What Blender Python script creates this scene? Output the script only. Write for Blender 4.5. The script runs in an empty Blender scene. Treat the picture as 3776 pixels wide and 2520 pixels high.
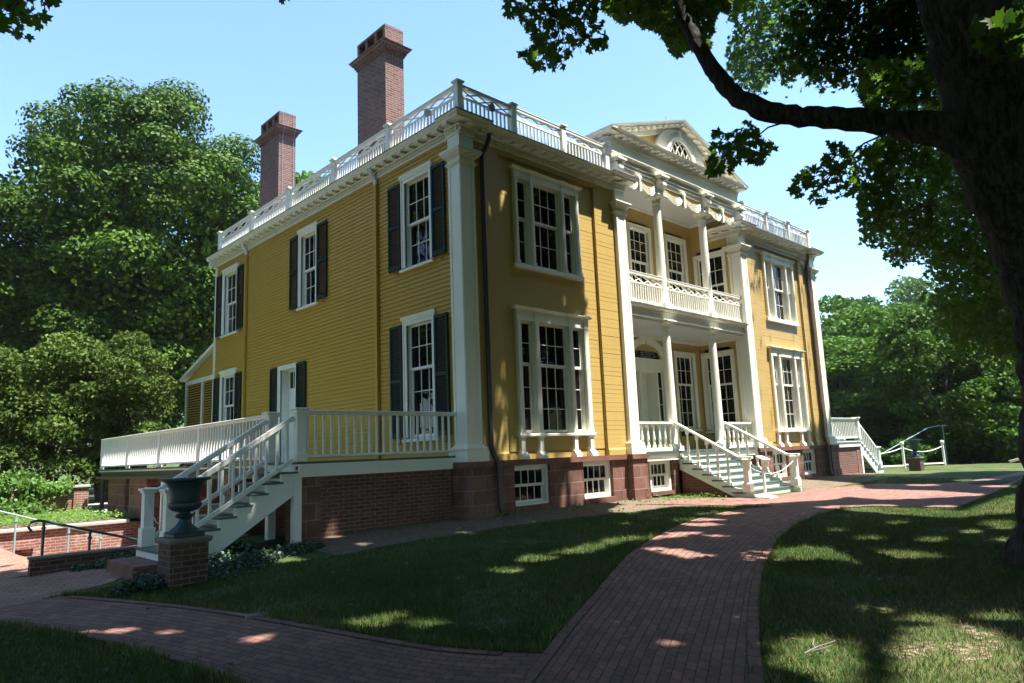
import bpy, bmesh, math, random
import numpy as np
from mathutils import Vector, Matrix
random.seed(7); RNG = np.random.default_rng(11)
SC = bpy.context.scene; COL = SC.collection

# ------------------------------------------------------------------ camera
cam_d = bpy.data.cameras.new("camera"); cam = bpy.data.objects.new("camera", cam_d); COL.objects.link(cam)
SC.camera = cam
CAMP = Vector((-9.1493, -10.9235, 0.1319))
FWD = Vector((0.683883, 0.712511, 0.156948)); RGT = Vector((0.725181, -0.687453, -0.039000)); UPV = Vector((-0.080107, -0.140488, 0.986836))
cam.matrix_world = Matrix(((RGT.x, UPV.x, -FWD.x, CAMP.x), (RGT.y, UPV.y, -FWD.y, CAMP.y), (RGT.z, UPV.z, -FWD.z, CAMP.z), (0, 0, 0, 1)))
cam_d.sensor_width = 36.0; cam_d.lens = 2597.75 / 3776 * 36.0; cam_d.clip_end = 3000; cam_d.clip_start = 0.05

# ------------------------------------------------------------------ light
TOSUN = Vector((0.133, -0.298, 0.945)).normalized()
world = bpy.data.worlds.new("World"); SC.world = world; world.use_nodes = True
wn = world.node_tree; wn.nodes.clear()
wo = wn.nodes.new("ShaderNodeOutputWorld"); wb = wn.nodes.new("ShaderNodeBackground"); sk = wn.nodes.new("ShaderNodeTexSky")
sk.sky_type = 'NISHITA'; sk.sun_disc = False
sk.sun_elevation = math.asin(TOSUN.z); sk.sun_rotation = math.atan2(TOSUN.x, TOSUN.y)
sk.altitude = 0; sk.air_density = 1.0; sk.dust_density = 0.6; sk.ozone_density = 2.0
wb.inputs[1].default_value = 0.100
sm = wn.nodes.new("ShaderNodeMix"); sm.data_type = 'RGBA'; sm.blend_type = 'MULTIPLY'; sm.inputs[0].default_value = 1.0; sm.inputs[7].default_value = (0.90, 1.03, 1.06, 1)
wn.links.new(sk.outputs[0], sm.inputs[6]); wn.links.new(sm.outputs[2], wb.inputs[0]); wn.links.new(wb.outputs[0], wo.inputs[0])
sun_d = bpy.data.lights.new("sun", 'SUN'); sun_d.energy = 4.9; sun_d.angle = math.radians(0.53); sun_d.color = (1.0, 0.955, 0.87)
sun = bpy.data.objects.new("sun", sun_d); COL.objects.link(sun); sun.location = (10, -40, 60)
sun.rotation_euler = TOSUN.to_track_quat('Z', 'Y').to_euler()
SC.view_settings.view_transform = 'Standard'; SC.view_settings.look = 'None'; SC.view_settings.exposure = 1.92; SC.view_settings.gamma = 1.0
try:
    SC.cycles.max_bounces = 6; SC.cycles.diffuse_bounces = 3; SC.cycles.glossy_bounces = 3; SC.cycles.transmission_bounces = 4
    SC.cycles.transparent_max_bounces = 8; SC.cycles.caustics_reflective = False; SC.cycles.caustics_refractive = False
    SC.cycles.sample_clamp_indirect = 6.0
except Exception: pass

# ------------------------------------------------------------------ materials
MATS = {}
class NT:
    def __init__(s, name):
        s.m = bpy.data.materials.new(name); s.m.use_nodes = True; s.t = s.m.node_tree; s.t.nodes.clear(); MATS[name] = s.m
        s.out = s.n("ShaderNodeOutputMaterial")
    def n(s, ty, **kw):
        x = s.t.nodes.new(ty)
        for k, v in kw.items():
            if k.startswith('i_'): x.inputs[k[2:].replace('_', ' ')].default_value = v
            else: setattr(x, k, v)
        return x
    def l(s, a, b): s.t.links.new(a, b)
    def mix(s, f, a, b, blend='MIX'):
        x = s.n("ShaderNodeMix", data_type='RGBA', blend_type=blend)
        for sock, v in ((x.inputs[0], f), (x.inputs[6], a), (x.inputs[7], b)):
            if isinstance(v, (float, int)): sock.default_value = v
            elif isinstance(v, tuple): sock.default_value = (*v, 1) if len(v) == 3 else v
            else: s.l(v, sock)
        return x.outputs[2]
    def math(s, op, a, b=0.0, c=0.0):
        x = s.n("ShaderNodeMath", operation=op)
        for sock, v in zip(x.inputs, (a, b, c)):
            if isinstance(v, (float, int)): sock.default_value = v
            else: s.l(v, sock)
        return x.outputs[0]
    def noise(s, vec, scale, detail=3.0, rough=0.55):
        x = s.n("ShaderNodeTexNoise"); x.inputs['Scale'].default_value = scale; x.inputs['Detail'].default_value = detail; x.inputs['Roughness'].default_value = rough
        if vec is not None: s.l(vec, x.inputs['Vector'])
        return x.outputs['Fac']
    def ramp(s, f, *stops):
        x = s.n("ShaderNodeValToRGB"); e = x.color_ramp.elements
        while len(e) < len(stops): e.new(0.5)
        for el, (p, c) in zip(e, stops): el.position = p; el.color = (*c, 1) if len(c) == 3 else c
        s.l(f, x.inputs[0]); return x.outputs[0]
    def fmap(s, f, a, b, c, d):
        x = s.n("ShaderNodeMapRange"); x.clamp = True; s.l(f, x.inputs[0])
        for i, v in enumerate((a, b, c, d)): x.inputs[i + 1].default_value = v
        return x.outputs[0]
    def pos(s): return s.n("ShaderNodeNewGeometry").outputs['Position']
    def wallmap(s):
        """plane coordinates chosen by the face normal: (x or y, z) on walls, (x, y) on level faces"""
        g = s.n("ShaderNodeNewGeometry"); sp = s.n("ShaderNodeSeparateXYZ"); s.l(g.outputs['Position'], sp.inputs[0])
        sn = s.n("ShaderNodeSeparateXYZ"); s.l(g.outputs['True Normal'], sn.inputs[0])
        ax = s.math('GREATER_THAN', s.math('ABSOLUTE', sn.outputs[0]), 0.7); az = s.math('GREATER_THAN', s.math('ABSOLUTE', sn.outputs[2]), 0.7)
        def sel(f, a, b): return s.math('ADD', s.math('MULTIPLY', a, s.math('SUBTRACT', 1.0, f)), s.math('MULTIPLY', b, f))
        u = sel(ax, sp.outputs[0], sp.outputs[1]); v = sel(az, sp.outputs[2], sp.outputs[1])
        c = s.n("ShaderNodeCombineXYZ"); s.l(u, c.inputs[0]); s.l(v, c.inputs[1]); return c.outputs[0]
    def bsdf(s, col, rough=0.5, bump=None, bstr=0.3, bdist=0.01, spec=0.5):
        b = s.n("ShaderNodeBsdfPrincipled")
        if isinstance(col, tuple): b.inputs['Base Color'].default_value = (*col, 1)
        else: s.l(col, b.inputs['Base Color'])
        if isinstance(rough, float): b.inputs['Roughness'].default_value = rough
        else: s.l(rough, b.inputs['Roughness'])
        b.inputs['Specular IOR Level'].default_value = spec
        if bump is not None:
            bn = s.n("ShaderNodeBump"); bn.inputs['Strength'].default_value = bstr; bn.inputs['Distance'].default_value = bdist
            s.l(bump, bn.inputs['Height']); s.l(bn.outputs[0], b.inputs['Normal'])
        s.l(b.outputs[0], s.out.inputs[0]); return b

def paint(name, c, dirt=(0.6, 0.6, 0.55), amt=0.35, rough=0.45, streak=True, bstr=0.15):
    t = NT(name); p = t.pos()
    n1 = t.noise(p, 1.3, 4); n2 = t.noise(p, 28.0, 3)
    mp = t.n("ShaderNodeMapping"); t.l(p, mp.inputs[0]); mp.inputs['Scale'].default_value = (9, 9, 0.7)
    n3 = t.noise(mp.outputs[0], 1.0, 4, 0.6)
    f = t.fmap(t.math('ADD', t.math('MULTIPLY', n1, 0.6), t.math('MULTIPLY', n3, 0.4)), 0.45, 0.8, 0.0, amt)
    col = t.mix(f, c, tuple(a * b for a, b in zip(c, dirt)))
    col = t.mix(t.fmap(n2, 0.3, 0.7, 0.0, 0.10), col, tuple(min(1, x * 1.12) for x in c))
    t.bsdf(col, t.fmap(n2, 0.2, 0.8, rough - 0.08, rough + 0.12), t.math('ADD', n2, t.noise(p, 140.0, 2)), bstr, 0.002, 0.4)
    return t.m
paint("white_paint", (0.80, 0.79, 0.70), (0.72, 0.70, 0.60), 0.45, 0.42)
paint("deck_white", (0.76, 0.77, 0.74), (0.72, 0.72, 0.70), 0.35, 0.4)
paint("sash_white", (0.78, 0.77, 0.70), amt=0.2)
paint("ochre_paint", (0.455, 0.318, 0.104), (0.80, 0.78, 0.72), 0.5, 0.42)
paint("side_ochre", (0.455, 0.284, 0.048), (0.84, 0.82, 0.75), 0.5, 0.5)
paint("ceiling_paint", (0.62, 0.64, 0.64), amt=0.2)
paint("shutter_green", (0.006, 0.021, 0.017), (1.5, 1.5, 1.4), 0.5, 0.55)
paint("deck_floor_paint", (0.060, 0.100, 0.096), (1.4, 1.35, 1.25), 0.6, 0.38)
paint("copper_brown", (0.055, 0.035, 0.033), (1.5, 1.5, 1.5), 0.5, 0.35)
paint("flashing", (0.13, 0.13, 0.16), (1.3, 1.3, 1.2), 0.5, 0.5)
paint("urn_paint", (0.018, 0.048, 0.056), (1.5, 1.6, 1.5), 0.7, 0.45, bstr=0.3)
paint("rail_green", (0.25, 0.36, 0.36), (0.7, 0.75, 0.75), 0.4, 0.35)
paint("rail_dark", (0.03, 0.06, 0.062), (1.4, 1.4, 1.4), 0.5, 0.35)
paint("black_iron", (0.012, 0.012, 0.013), (1.5, 1.5, 1.5), 0.5, 0.4)
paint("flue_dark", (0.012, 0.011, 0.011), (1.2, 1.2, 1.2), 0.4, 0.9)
paint("cap_stone", (0.16, 0.145, 0.125), (0.7, 0.72, 0.65), 0.7, 0.8, bstr=0.5)
paint("pale_stone", (0.40, 0.38, 0.34), (0.75, 0.75, 0.7), 0.7, 0.8, bstr=0.5)
paint("weathered_wood", (0.23, 0.20, 0.16), (0.7, 0.7, 0.7), 0.6, 0.8)
paint("rope_white", (0.66, 0.68, 0.70), amt=0.3)
paint("metal_grey", (0.33, 0.34, 0.35), amt=0.3)
paint("cloth_red", (0.45, 0.05, 0.03), amt=0.3); paint("cloth_blue", (0.05, 0.12, 0.35), amt=0.3); paint("cloth_dark", (0.03, 0.035, 0.05), amt=0.3); paint("skin", (0.45, 0.25, 0.17), amt=0.2)

def brick(name, c1, c2, mort, bw, bh, ms, offset=0.5, patch=None, bstr=0.6, dark=0.35):
    t = NT(name); v = t.wallmap(); p = t.pos()
    wob = t.n("ShaderNodeTexNoise"); wob.inputs['Scale'].default_value = 6.0; t.l(p, wob.inputs['Vector'])
    vv = t.n("ShaderNodeMixRGB", blend_type='LINEAR_LIGHT'); vv.inputs[0].default_value = 0.006; t.l(v, vv.inputs[1]); t.l(wob.outputs['Color'], vv.inputs[2])
    b = t.n("ShaderNodeTexBrick"); b.offset = offset; t.l(vv.outputs[0], b.inputs['Vector'])
    b.inputs['Scale'].default_value = 1.0; b.inputs['Brick Width'].default_value = bw; b.inputs['Row Height'].default_value = bh
    b.inputs['Mortar Size'].default_value = ms; b.inputs['Mortar Smooth'].default_value = 0.3; b.inputs['Bias'].default_value = 0.0
    b.inputs['Color1'].default_value = (*c1, 1); b.inputs['Color2'].default_value = (*c2, 1); b.inputs['Mortar'].default_value = (*mort, 1)
    n1 = t.noise(p, 1.7, 4); n2 = t.noise(p, 35.0, 4, 0.65); n3 = t.noise(p, 9.0, 3)
    col = t.mix(t.fmap(n2, 0.35, 0.75, 0, 0.45), b.outputs['Color'], tuple(x * 0.45 for x in c1))
    col = t.mix(t.fmap(n3, 0.5, 0.75, 0, 0.4), col, tuple(min(1, x * 1.35) for x in c2))
    col = t.mix(t.fmap(n1, 0.5, 0.75, 0, dark), col, tuple(x * 0.4 for x in c1))
    if patch: col = t.mix(t.fmap(t.noise(p, 2.6, 5, 0.7), 0.56, 0.72, 0, patch), col, (0.55, 0.45, 0.42))
    h = t.math('SUBTRACT', t.math('MULTIPLY', n2, 0.35), b.outputs['Fac'])
    t.bsdf(col, 0.82, h, bstr, 0.012, 0.3); return t.m
brick("chimney_brick", (0.108, 0.048, 0.044), (0.210, 0.104, 0.088), (0.30, 0.25, 0.23), 0.21, 0.068, 0.009, dark=0.15)
brick("foundation_brick", (0.120, 0.052, 0.041), (0.190, 0.083, 0.062), (0.27, 0.21, 0.18), 0.215, 0.0677, 0.008)
brick("porch_brick", (0.23, 0.070, 0.042), (0.29, 0.095, 0.055), (0.30, 0.20, 0.16), 0.215, 0.0677, 0.009)
brick("garden_brick", (0.22, 0.085, 0.060), (0.31, 0.14, 0.10), (0.40, 0.35, 0.30), 0.21, 0.066, 0.011, dark=0.5)
brick("efflorescent_brick", (0.20, 0.078, 0.058), (0.28, 0.12, 0.09), (0.42, 0.33, 0.29), 0.21, 0.066, 0.010, patch=0.7)  # red brick with pale patches of efflorescence
brick("brownstone", (0.150, 0.070, 0.055), (0.255, 0.128, 0.098), (0.33, 0.24, 0.19), 0.52, 0.285, 0.010, 0.35, dark=0.55)
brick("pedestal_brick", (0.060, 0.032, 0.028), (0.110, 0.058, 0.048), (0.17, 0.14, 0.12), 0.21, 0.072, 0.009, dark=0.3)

t = NT("brownstone_plain"); p = t.pos()
c = t.mix(t.fmap(t.noise(p, 3.0, 5), 0.3, 0.7, 0, 1), (0.13, 0.060, 0.048), (0.22, 0.105, 0.080)); t.bsdf(c, 0.8, t.noise(p, 40, 5), 0.5, 0.01, 0.3)

t = NT("window_glass"); p = t.pos()
b = t.bsdf(t.mix(t.fmap(t.noise(p, 2.2, 3), 0.4, 0.7, 0, 1), (0.003, 0.003, 0.0035), (0.012, 0.010, 0.009)), 0.015, t.noise(p, 2.5, 2), 0.10, 0.02, 0.42); b.inputs['IOR'].default_value = 1.45
t = NT("curtain_glass"); p = t.pos()
b = t.bsdf((0.05, 0.05, 0.05), 0.02, t.noise(p, 3.5, 2), 0.05, 0.02, 0.5)

# ------------------------------------------------------------------ mesh helper
class MB:
    """collects boxes, prisms, lathes, tubes in a local frame (s, n, z) and links them as ONE mesh object"""
    def __init__(s, O=None): s.v = []; s.f = []; s.O = O or (lambda a, b, c: (a, b, c))
    def pts(s, L): i = len(s.v); s.v += [s.O(*p) for p in L]; return i
    def box(s, a0, a1, b0, b1, c0, c1):
        i = s.pts([(a0, b0, c0), (a1, b0, c0), (a1, b1, c0), (a0, b1, c0), (a0, b0, c1), (a1, b0, c1), (a1, b1, c1), (a0, b1, c1)])
        for f in ((0, 3, 2, 1), (4, 5, 6, 7), (0, 1, 5, 4), (1, 2, 6, 5), (2, 3, 7, 6), (3, 0, 4, 7)): s.f.append(tuple(i + k for k in f))
        return s
    def hexa(s, P):
        i = s.pts(P)
        for f in ((0, 3, 2, 1), (4, 5, 6, 7), (0, 1, 5, 4), (1, 2, 6, 5), (2, 3, 7, 6), (3, 0, 4, 7)): s.f.append(tuple(i + k for k in f))
    def prism(s, prof, a0, a1, axis='s'):
        """prof: closed polygon of (n, z) swept along s from a0 to a1 (axis 'n': (s, z) swept along n; 'z': (s, n) swept along z)"""
        mk = {'s': lambda p, a: (a, p[0], p[1]), 'n': lambda p, a: (p[0], a, p[1]), 'z': lambda p, a: (p[0], p[1], a)}[axis]
        k = len(prof); i = s.pts([mk(p, a0) for p in prof] + [mk(p, a1) for p in prof])
        for j in range(k): s.f.append((i + j, i + (j + 1) % k, i + k + (j + 1) % k, i + k + j))
        s.f.append(tuple(i + j for j in range(k))[::-1]); s.f.append(tuple(i + k + j for j in range(k)))
        return s
    def quad(s, *P): i = s.pts(P); s.f.append(tuple(range(i, i + len(P)))); return s
    def lathe(s, cx, cy, prof, n=20, flute=0.0):
        i0 = len(s.v)
        for r, z in prof:
            s.pts([(cx + r * (1 + (flute if k % 2 and flute else 0)) * math.cos(2 * math.pi * k / n), cy + r * (1 + (flute if k % 2 and flute else 0)) * math.sin(2 * math.pi * k / n), z) for k in range(n)])
        for a in range(len(prof) - 1):
            for k in range(n): s.f.append((i0 + a * n + k, i0 + a * n + (k + 1) % n, i0 + (a + 1) * n + (k + 1) % n, i0 + (a + 1) * n + k))
        s.f.append(tuple(i0 + k for k in range(n))[::-1]); s.f.append(tuple(i0 + (len(prof) - 1) * n + k for k in range(n)))
        return s
    def tube(s, P, R, n=8, jit=0.0):
        P = [Vector(s.O(*p)) for p in P]; R = R if isinstance(R, (list, tuple)) else [R] * len(P); i0 = len(s.v)
        ref = Vector((0, 0, 1)) if abs((P[-1] - P[0]).normalized().z) < 0.9 else Vector((1, 0, 0))
        for j, p in enumerate(P):
            d = (P[min(j + 1, len(P) - 1)] - P[max(j - 1, 0)]).normalized(); u = d.cross(ref).normalized(); w = u.cross(d)
            for k in range(n):
                a = 2 * math.pi * k / n; r = R[j] * (1 + (random.uniform(-jit, jit) if jit else 0)); q = p + (u * math.cos(a) + w * math.sin(a)) * r; s.v.append(tuple(q))
        for j in range(len(P) - 1):
            for k in range(n): s.f.append((i0 + j * n + k, i0 + j * n + (k + 1) % n, i0 + (j + 1) * n + (k + 1) % n, i0 + (j + 1) * n + k))
        s.f.append(tuple(i0 + k for k in range(n))[::-1]); s.f.append(tuple(i0 + (len(P) - 1) * n + k for k in range(n)))
        return s
    def bar(s, A, B, w, h):
        """rectangular bar between two points, width w sideways, h along up"""
        A = Vector(s.O(*A)); B = Vector(s.O(*B)); d = (B - A).normalized(); up = Vector((0, 0, 1)) if abs(d.z) < 0.95 else Vector((1, 0, 0))
        u = d.cross(up).normalized() * w / 2; v = u.cross(d).normalized() * h / 2; i = len(s.v)
        s.v += [tuple(q) for q in (A - u - v, A + u - v, A + u + v, A - u + v, B - u - v, B + u - v, B + u + v, B - u + v)]
        for f in ((0, 3, 2, 1), (4, 5, 6, 7), (0, 1, 5, 4), (1, 2, 6, 5), (2, 3, 7, 6), (3, 0, 4, 7)): s.f.append(tuple(i + k for k in f))
        return s
    def build(s, name, mat, parent=None, smooth=False, bevel=0.0):
        me = bpy.data.meshes.new(name); me.from_pydata(s.v, [], s.f)
        bm = bmesh.new(); bm.from_mesh(me); bmesh.ops.recalc_face_normals(bm, faces=bm.faces)
        bm.to_mesh(me); bm.free()
        if isinstance(mat, str): mat = MATS[mat]
        me.materials.append(mat)
        if smooth:
            me.polygons.foreach_set("use_smooth", [True] * len(me.polygons))
            try: me.set_sharp_from_angle(angle=math.radians(40))
            except Exception: pass
        o = bpy.data.objects.new(name, me); COL.objects.link(o)
        if bevel:
            md = o.modifiers.new("edge", 'BEVEL'); md.width = bevel; md.segments = 1; md.limit_method = 'ANGLE'; md.angle_limit = 0.9
        if parent is not None: attach(o, parent)
        return o
EMPTY_AT = {}
def attach(o, parent):
    o.parent = parent
    if parent.name in EMPTY_AT: o.matrix_parent_inverse = Matrix.Translation(-EMPTY_AT[parent.name])
def empty(name, loc=(0, 0, 0)):
    o = bpy.data.objects.new(name, None); COL.objects.link(o); o.location = loc; o.empty_display_size = 0.3
    EMPTY_AT[o.name] = Vector(loc)
    return o
def tag(o, label=None, cat=None, group=None, kind=None):
    for k, v in (("label", label), ("category", cat), ("group", group), ("kind", kind)):
        if v: o[k] = v
    return o
def F(y0): return lambda s, n, z: (s, y0 - n, z)          # wall facing the viewer (front), n outwards
def S(x0): return lambda s, n, z: (x0 - n, s, z)          # wall facing left (side), n outwards
def R_(x0): return lambda s, n, z: (x0 + n, s, z)         # wall facing right
def B_(y0): return lambda s, n, z: (s, y0 + n, z)         # wall facing back
# ================================================================== the house
W = 17.584; PW = 0.394; XA = 5.329; XB = W - XA - PW; D = 13.4; MID = W / 2
house = tag(empty("house", (MID, 6.5, -1.15)), "two storey ochre clapboard mansion with white trim, two tall brick chimneys and a columned porch", "house")

def clap(mb, s0, s1, z0, z1, holes=(), course=0.1, lap=0.016, joints=True):
    """clapboards as real wedges; any course that meets an opening is cut there"""
    n = max(1, round((z1 - z0) / course)); h = (z1 - z0) / n
    for k in range(n):
        a, b = z0 + k * h, z0 + (k + 1) * h; iv = [(s0, s1)]
        for (p, q, r, t) in holes:
            if b > r + 1e-6 and a < t - 1e-6:
                nv = []
                for (u, v) in iv:
                    if q <= u or p >= v: nv.append((u, v)); continue
                    if p > u: nv.append((u, p))
                    if q < v: nv.append((q, v))
                iv = nv
        if joints and lap:
            jv = []
            for (u, v) in iv:
                c = u
                while v - c > 3.2:
                    w = random.uniform(1.6, 3.0); jv.append((c, c + w - 0.0012)); c += w + 0.0012
                jv.append((c, v))
            iv = jv
        for (u, v) in iv:
            j = random.uniform(-0.0012, 0.0012)
            i = mb.pts([(u, -0.02, a), (v, -0.02, a), (v, lap + j, a), (u, lap + j, a), (u, -0.02, b), (v, -0.02, b), (v, j, b), (u, j, b)])
            for f in ((0, 3, 2, 1), (4, 5, 6, 7), (0, 1, 5, 4), (1, 2, 6, 5), (2, 3, 7, 6), (3, 0, 4, 7)): mb.f.append(tuple(i + q for q in f))

# ---- windows ------------------------------------------------------
def sash_mesh(mb, s0, s1, z0, z1, nx, ny, n, fr=0.045, mt=0.018, d=0.035):
    mb.box(s0, s0 + fr, n - d, n, z0, z1); mb.box(s1 - fr, s1, n - d, n, z0, z1)
    mb.box(s0 + fr, s1 - fr, n - d, n - 0.001, z0, z0 + fr * 1.3); mb.box(s0 + fr, s1 - fr, n - d, n - 0.001, z1 - fr, z1)
    for i in range(1, nx):
        x = s0 + fr + (s1 - s0 - 2 * fr) * i / nx; mb.box(x - mt / 2, x + mt / 2, n - d * 0.7, n - 0.004, z0 + fr, z1 - fr)
    for j in range(1, ny):
        z = z0 + fr * 1.3 + (z1 - z0 - fr * 2.3) * j / ny; mb.box(s0 + fr, s1 - fr, n - d * 0.7, n - 0.006, z - mt / 2, z + mt / 2)
def panes_mesh(mb, s0, s1, z0, z1, nx, ny, n, fr=0.045):
    A, B = s1 - s0 - 2 * fr, z1 - z0 - fr * 2.3
    for i in range(nx):
        for j in range(ny):
            e = [random.uniform(-0.0016, 0.0016) for _ in range(3)]; x0 = s0 + fr + A * i / nx; z_ = z0 + fr * 1.3 + B * j / ny
            mb.quad((x0, n + e[0], z_), (x0 + A / nx, n + e[1], z_), (x0 + A / nx, n + e[1] + e[2], z_ + B / ny), (x0, n + e[0] + e[2], z_ + B / ny))
def double_hung(O, parent, s0, s1, z0, z1, nx, nyu, nyl, n=-0.09, meet=None, fr=0.045, mat="sash_white"):
    """two sashes and their panes, the lower one set further back; returns nothing"""
    zm = meet if meet else z0 + (z1 - z0) * nyl / (nyu + nyl)
    for (a, b, ny, nn) in ((zm - 0.02, z1, nyu, n), (z0, zm + 0.02, nyl, n - 0.045)):
        m = MB(O); sash_mesh(m, s0, s1, a, b, nx, ny, nn, fr); sh = m.build("sash", mat, parent)
        m = MB(O); panes_mesh(m, s0, s1, a, b, nx, ny, nn - 0.02, fr); m.build("pane", "window_glass", parent)
def casing(O, s0, s1, z0, z1, cw=0.13, p=0.035, r=0.16, head=0.0, sill=0.10, name="window", crown=0.0, mat="white_paint", sill_w=0.05):
    """window frame: casing boards round the opening, reveals r deep, back band, optional crown; returns the part"""
    m = MB(O)
    m.box(s0 - cw, s0, -r, p, z0, z1); m.box(s1, s1 + cw, -r, p, z0, z1); m.box(s0 - cw, s1 + cw, -r, p + 0.002, z1, z1 + cw + head)
    for (a, b) in ((s0 - cw - 0.002, s0 - cw + 0.035), (s1 + cw - 0.035, s1 + cw + 0.002)): m.box(a, b, -0.01, p + 0.02, z0, z1 + cw + head)
    m.box(s0 - cw - 0.003, s1 + cw + 0.003, -0.01, p + 0.022, z1 + cw + head - 0.035, z1 + cw + head + 0.003)
    if crown: m.prism([(-0.01, z1 + cw + head + 0.003), (p + 0.03, z1 + cw + head + 0.003), (p + crown, z1 + cw + head + 0.06), (p + crown, z1 + cw + head + 0.085), (-0.01, z1 + cw + head + 0.09)], s0 - cw - crown * 0.8, s1 + cw + crown * 0.8)
    w = m.build(name, mat, house)
    m = MB(O); m.prism([(-r, z0), (-r, z0 - sill * 0.5), (-0.01, z0 - sill), (p + sill_w, z0 - sill), (p + sill_w, z0 - sill * 0.45)], s0 - cw - 0.04, s1 + cw + 0.04); m.build("sill", mat, w)
    return w

# ---- side wall (faces left) ----------------------------------------
SX = 0.06; OS = S(SX)
side_w = []   # (s0, s1, z0, z1, nx, nyu, nyl) of the glazed openings
for (a, b, z0, z1, nx, u, l) in ((1.14, 2.09, 4.45, 6.48, 3, 2, 2), (6.33, 7.19, 4.45, 6.48, 3, 2, 2), (11.67, 12.70, 4.47, 6.52, 3, 2, 2),
                                 (1.14, 2.09, 0.57, 3.09, 3, 2, 3), (11.67, 12.70, 0.57, 3.02, 3, 2, 3)):
    side_w.append((a, b, z0, z1, nx, u, l))
DOOR = (7.47, 8.40, 0.13, 2.77)
holes = [w[:4] for w in side_w] + [DOOR]
m = MB(OS); clap(m, 0.34, D - 0.02, 0.13, 7.02, holes, 0.1, 0.021); m.build("wall", "side_ochre", house)
m = MB(OS); m.box(D - 0.02, D + 0.12, -0.12, 0.035, -0.1, 7.02); m.build("corner_board", "white_paint", house)
for (a, b, z0, z1, nx, u, l) in side_w:
    w = casing(OS, a, b, z0, z1, 0.115, 0.04, 0.16, 0.0, 0.10, crown=0.05)
    double_hung(OS, w, a, b, z0, z1, nx, u, l, -0.07)
# side door with transom
a, b, z0, z1 = DOOR
w = casing(OS, a, b, z0, z1, 0.12, 0.04, 0.30, 0, 0.06, name="side_door")
m = MB(OS); m.box(a, b, -0.30, -0.26, z0, z0 + 1.98)
for (c, d) in ((0.10, 0.42), (0.51, 0.83)):
    for (e, g) in ((0.12, 0.62), (0.74, 1.36), (1.46, 1.86)): m.box(a + c, a + d, -0.262, -0.252, z0 + e, z0 + g)
m.box(a, b, -0.30, -0.24, z0 + 1.98, z0 + 2.06); m.build("leaf", "deck_white", w)
m = MB(OS); sash_mesh(m, a, b, z0 + 2.06, z1, 4, 1, -0.25); m.build("transom", "sash_white", w)
m = MB(OS); panes_mesh(m, a, b, z0 + 2.06, z1, 4, 1, -0.27); m.build("pane", "window_glass", w)
# shutters
def shutter(O, s0, s1, z0, z1, mids=(0.5,)):
    m = MB(O); st = 0.055; d = 0.045; n0 = 0.035
    m.box(s0, s0 + st, n0, n0 + d, z0, z1); m.box(s1 - st, s1, n0, n0 + d, z0, z1)
    zs = [z0] + [z0 + (z1 - z0) * f for f in mids] + [z1]
    for i, z in enumerate(zs):
        h = 0.11 if i == 0 else 0.075
        lo, hi = (z, z + h) if i == 0 else ((z - h, z) if i == len(zs) - 1 else (z - h / 2, z + h / 2)); m.box(s0 + st, s1 - st, n0 + 0.002, n0 + d - 0.002, lo, hi)
    for i in range(len(zs) - 1):
        z = zs[i] + (0.11 if i == 0 else 0.04); e = zs[i + 1] - (0.075 if i == len(zs) - 2 else 0.04); k = int((e - z) / 0.044)
        for q in range(k):
            c = z + (q + 0.5) * (e - z) / k; m.hexa([(s0 + st, n0 + 0.004, c + 0.012), (s1 - st, n0 + 0.004, c + 0.012), (s1 - st, n0 + d - 0.004, c - 0.024), (s0 + st, n0 + d - 0.004, c - 0.024),
                (s0 + st, n0 + 0.004, c + 0.020), (s1 - st, n0 + 0.004, c + 0.020), (s1 - st, n0 + d - 0.004, c - 0.016), (s0 + st, n0 + d - 0.004, c - 0.016)])
    o = m.build("shutter", "shutter_green", house)
    m = MB(O); m.tube([(s0 + 0.1, n0 + 0.02, z0 - 0.02), (s0 + 0.07, n0 + 0.07, z0 - 0.13)], 0.009, 5); m.tube([(s0 + 0.02, n0 + 0.04, z0 - 0.125), (s0 + 0.13, n0 + 0.085, z0 - 0.125)], 0.008, 5); m.build("holdback", "black_iron", o)
for (l, r, z0, z1) in ((2.235, 2.715, 4.45, 6.53), (0.555, 1.015, 4.45, 6.53), (7.315, 7.80, 4.45, 6.55), (5.68, 6.20, 4.45, 6.58), (12.83, 13.30, 4.47, 6.58), (11.08, 11.545, 4.47, 6.56),
                       (2.235, 2.70, 0.56, 3.13), (0.555, 1.015, 0.56, 3.14), (12.83, 13.33, 0.56, 3.04), (11.10, 11.545, 0.56, 3.04)):
    shutter(OS, l, r, z0, z1)
shutter(OS, 8.53, 8.99, 0.16, 2.87, (0.42,)); shutter(OS, 6.82, 7.34, 0.16, 2.86, (0.42,))
# ochre leaders on the side wall
for y in (3.25, 10.86):
    m = MB(OS); m.box(y - 0.055, y + 0.055, 0.03, 0.10, 0.13, 6.82); m.build("downspout", "side_ochre", house)
    m = MB(OS); m.tube([(y, 0.065, 6.80), (y, 0.075, 6.92), (y + 0.02, 0.17, 7.06), (y + 0.02, 0.19, 7.20)], 0.052, 8); m.build("gutter_elbow", "deck_white", house)

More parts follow.
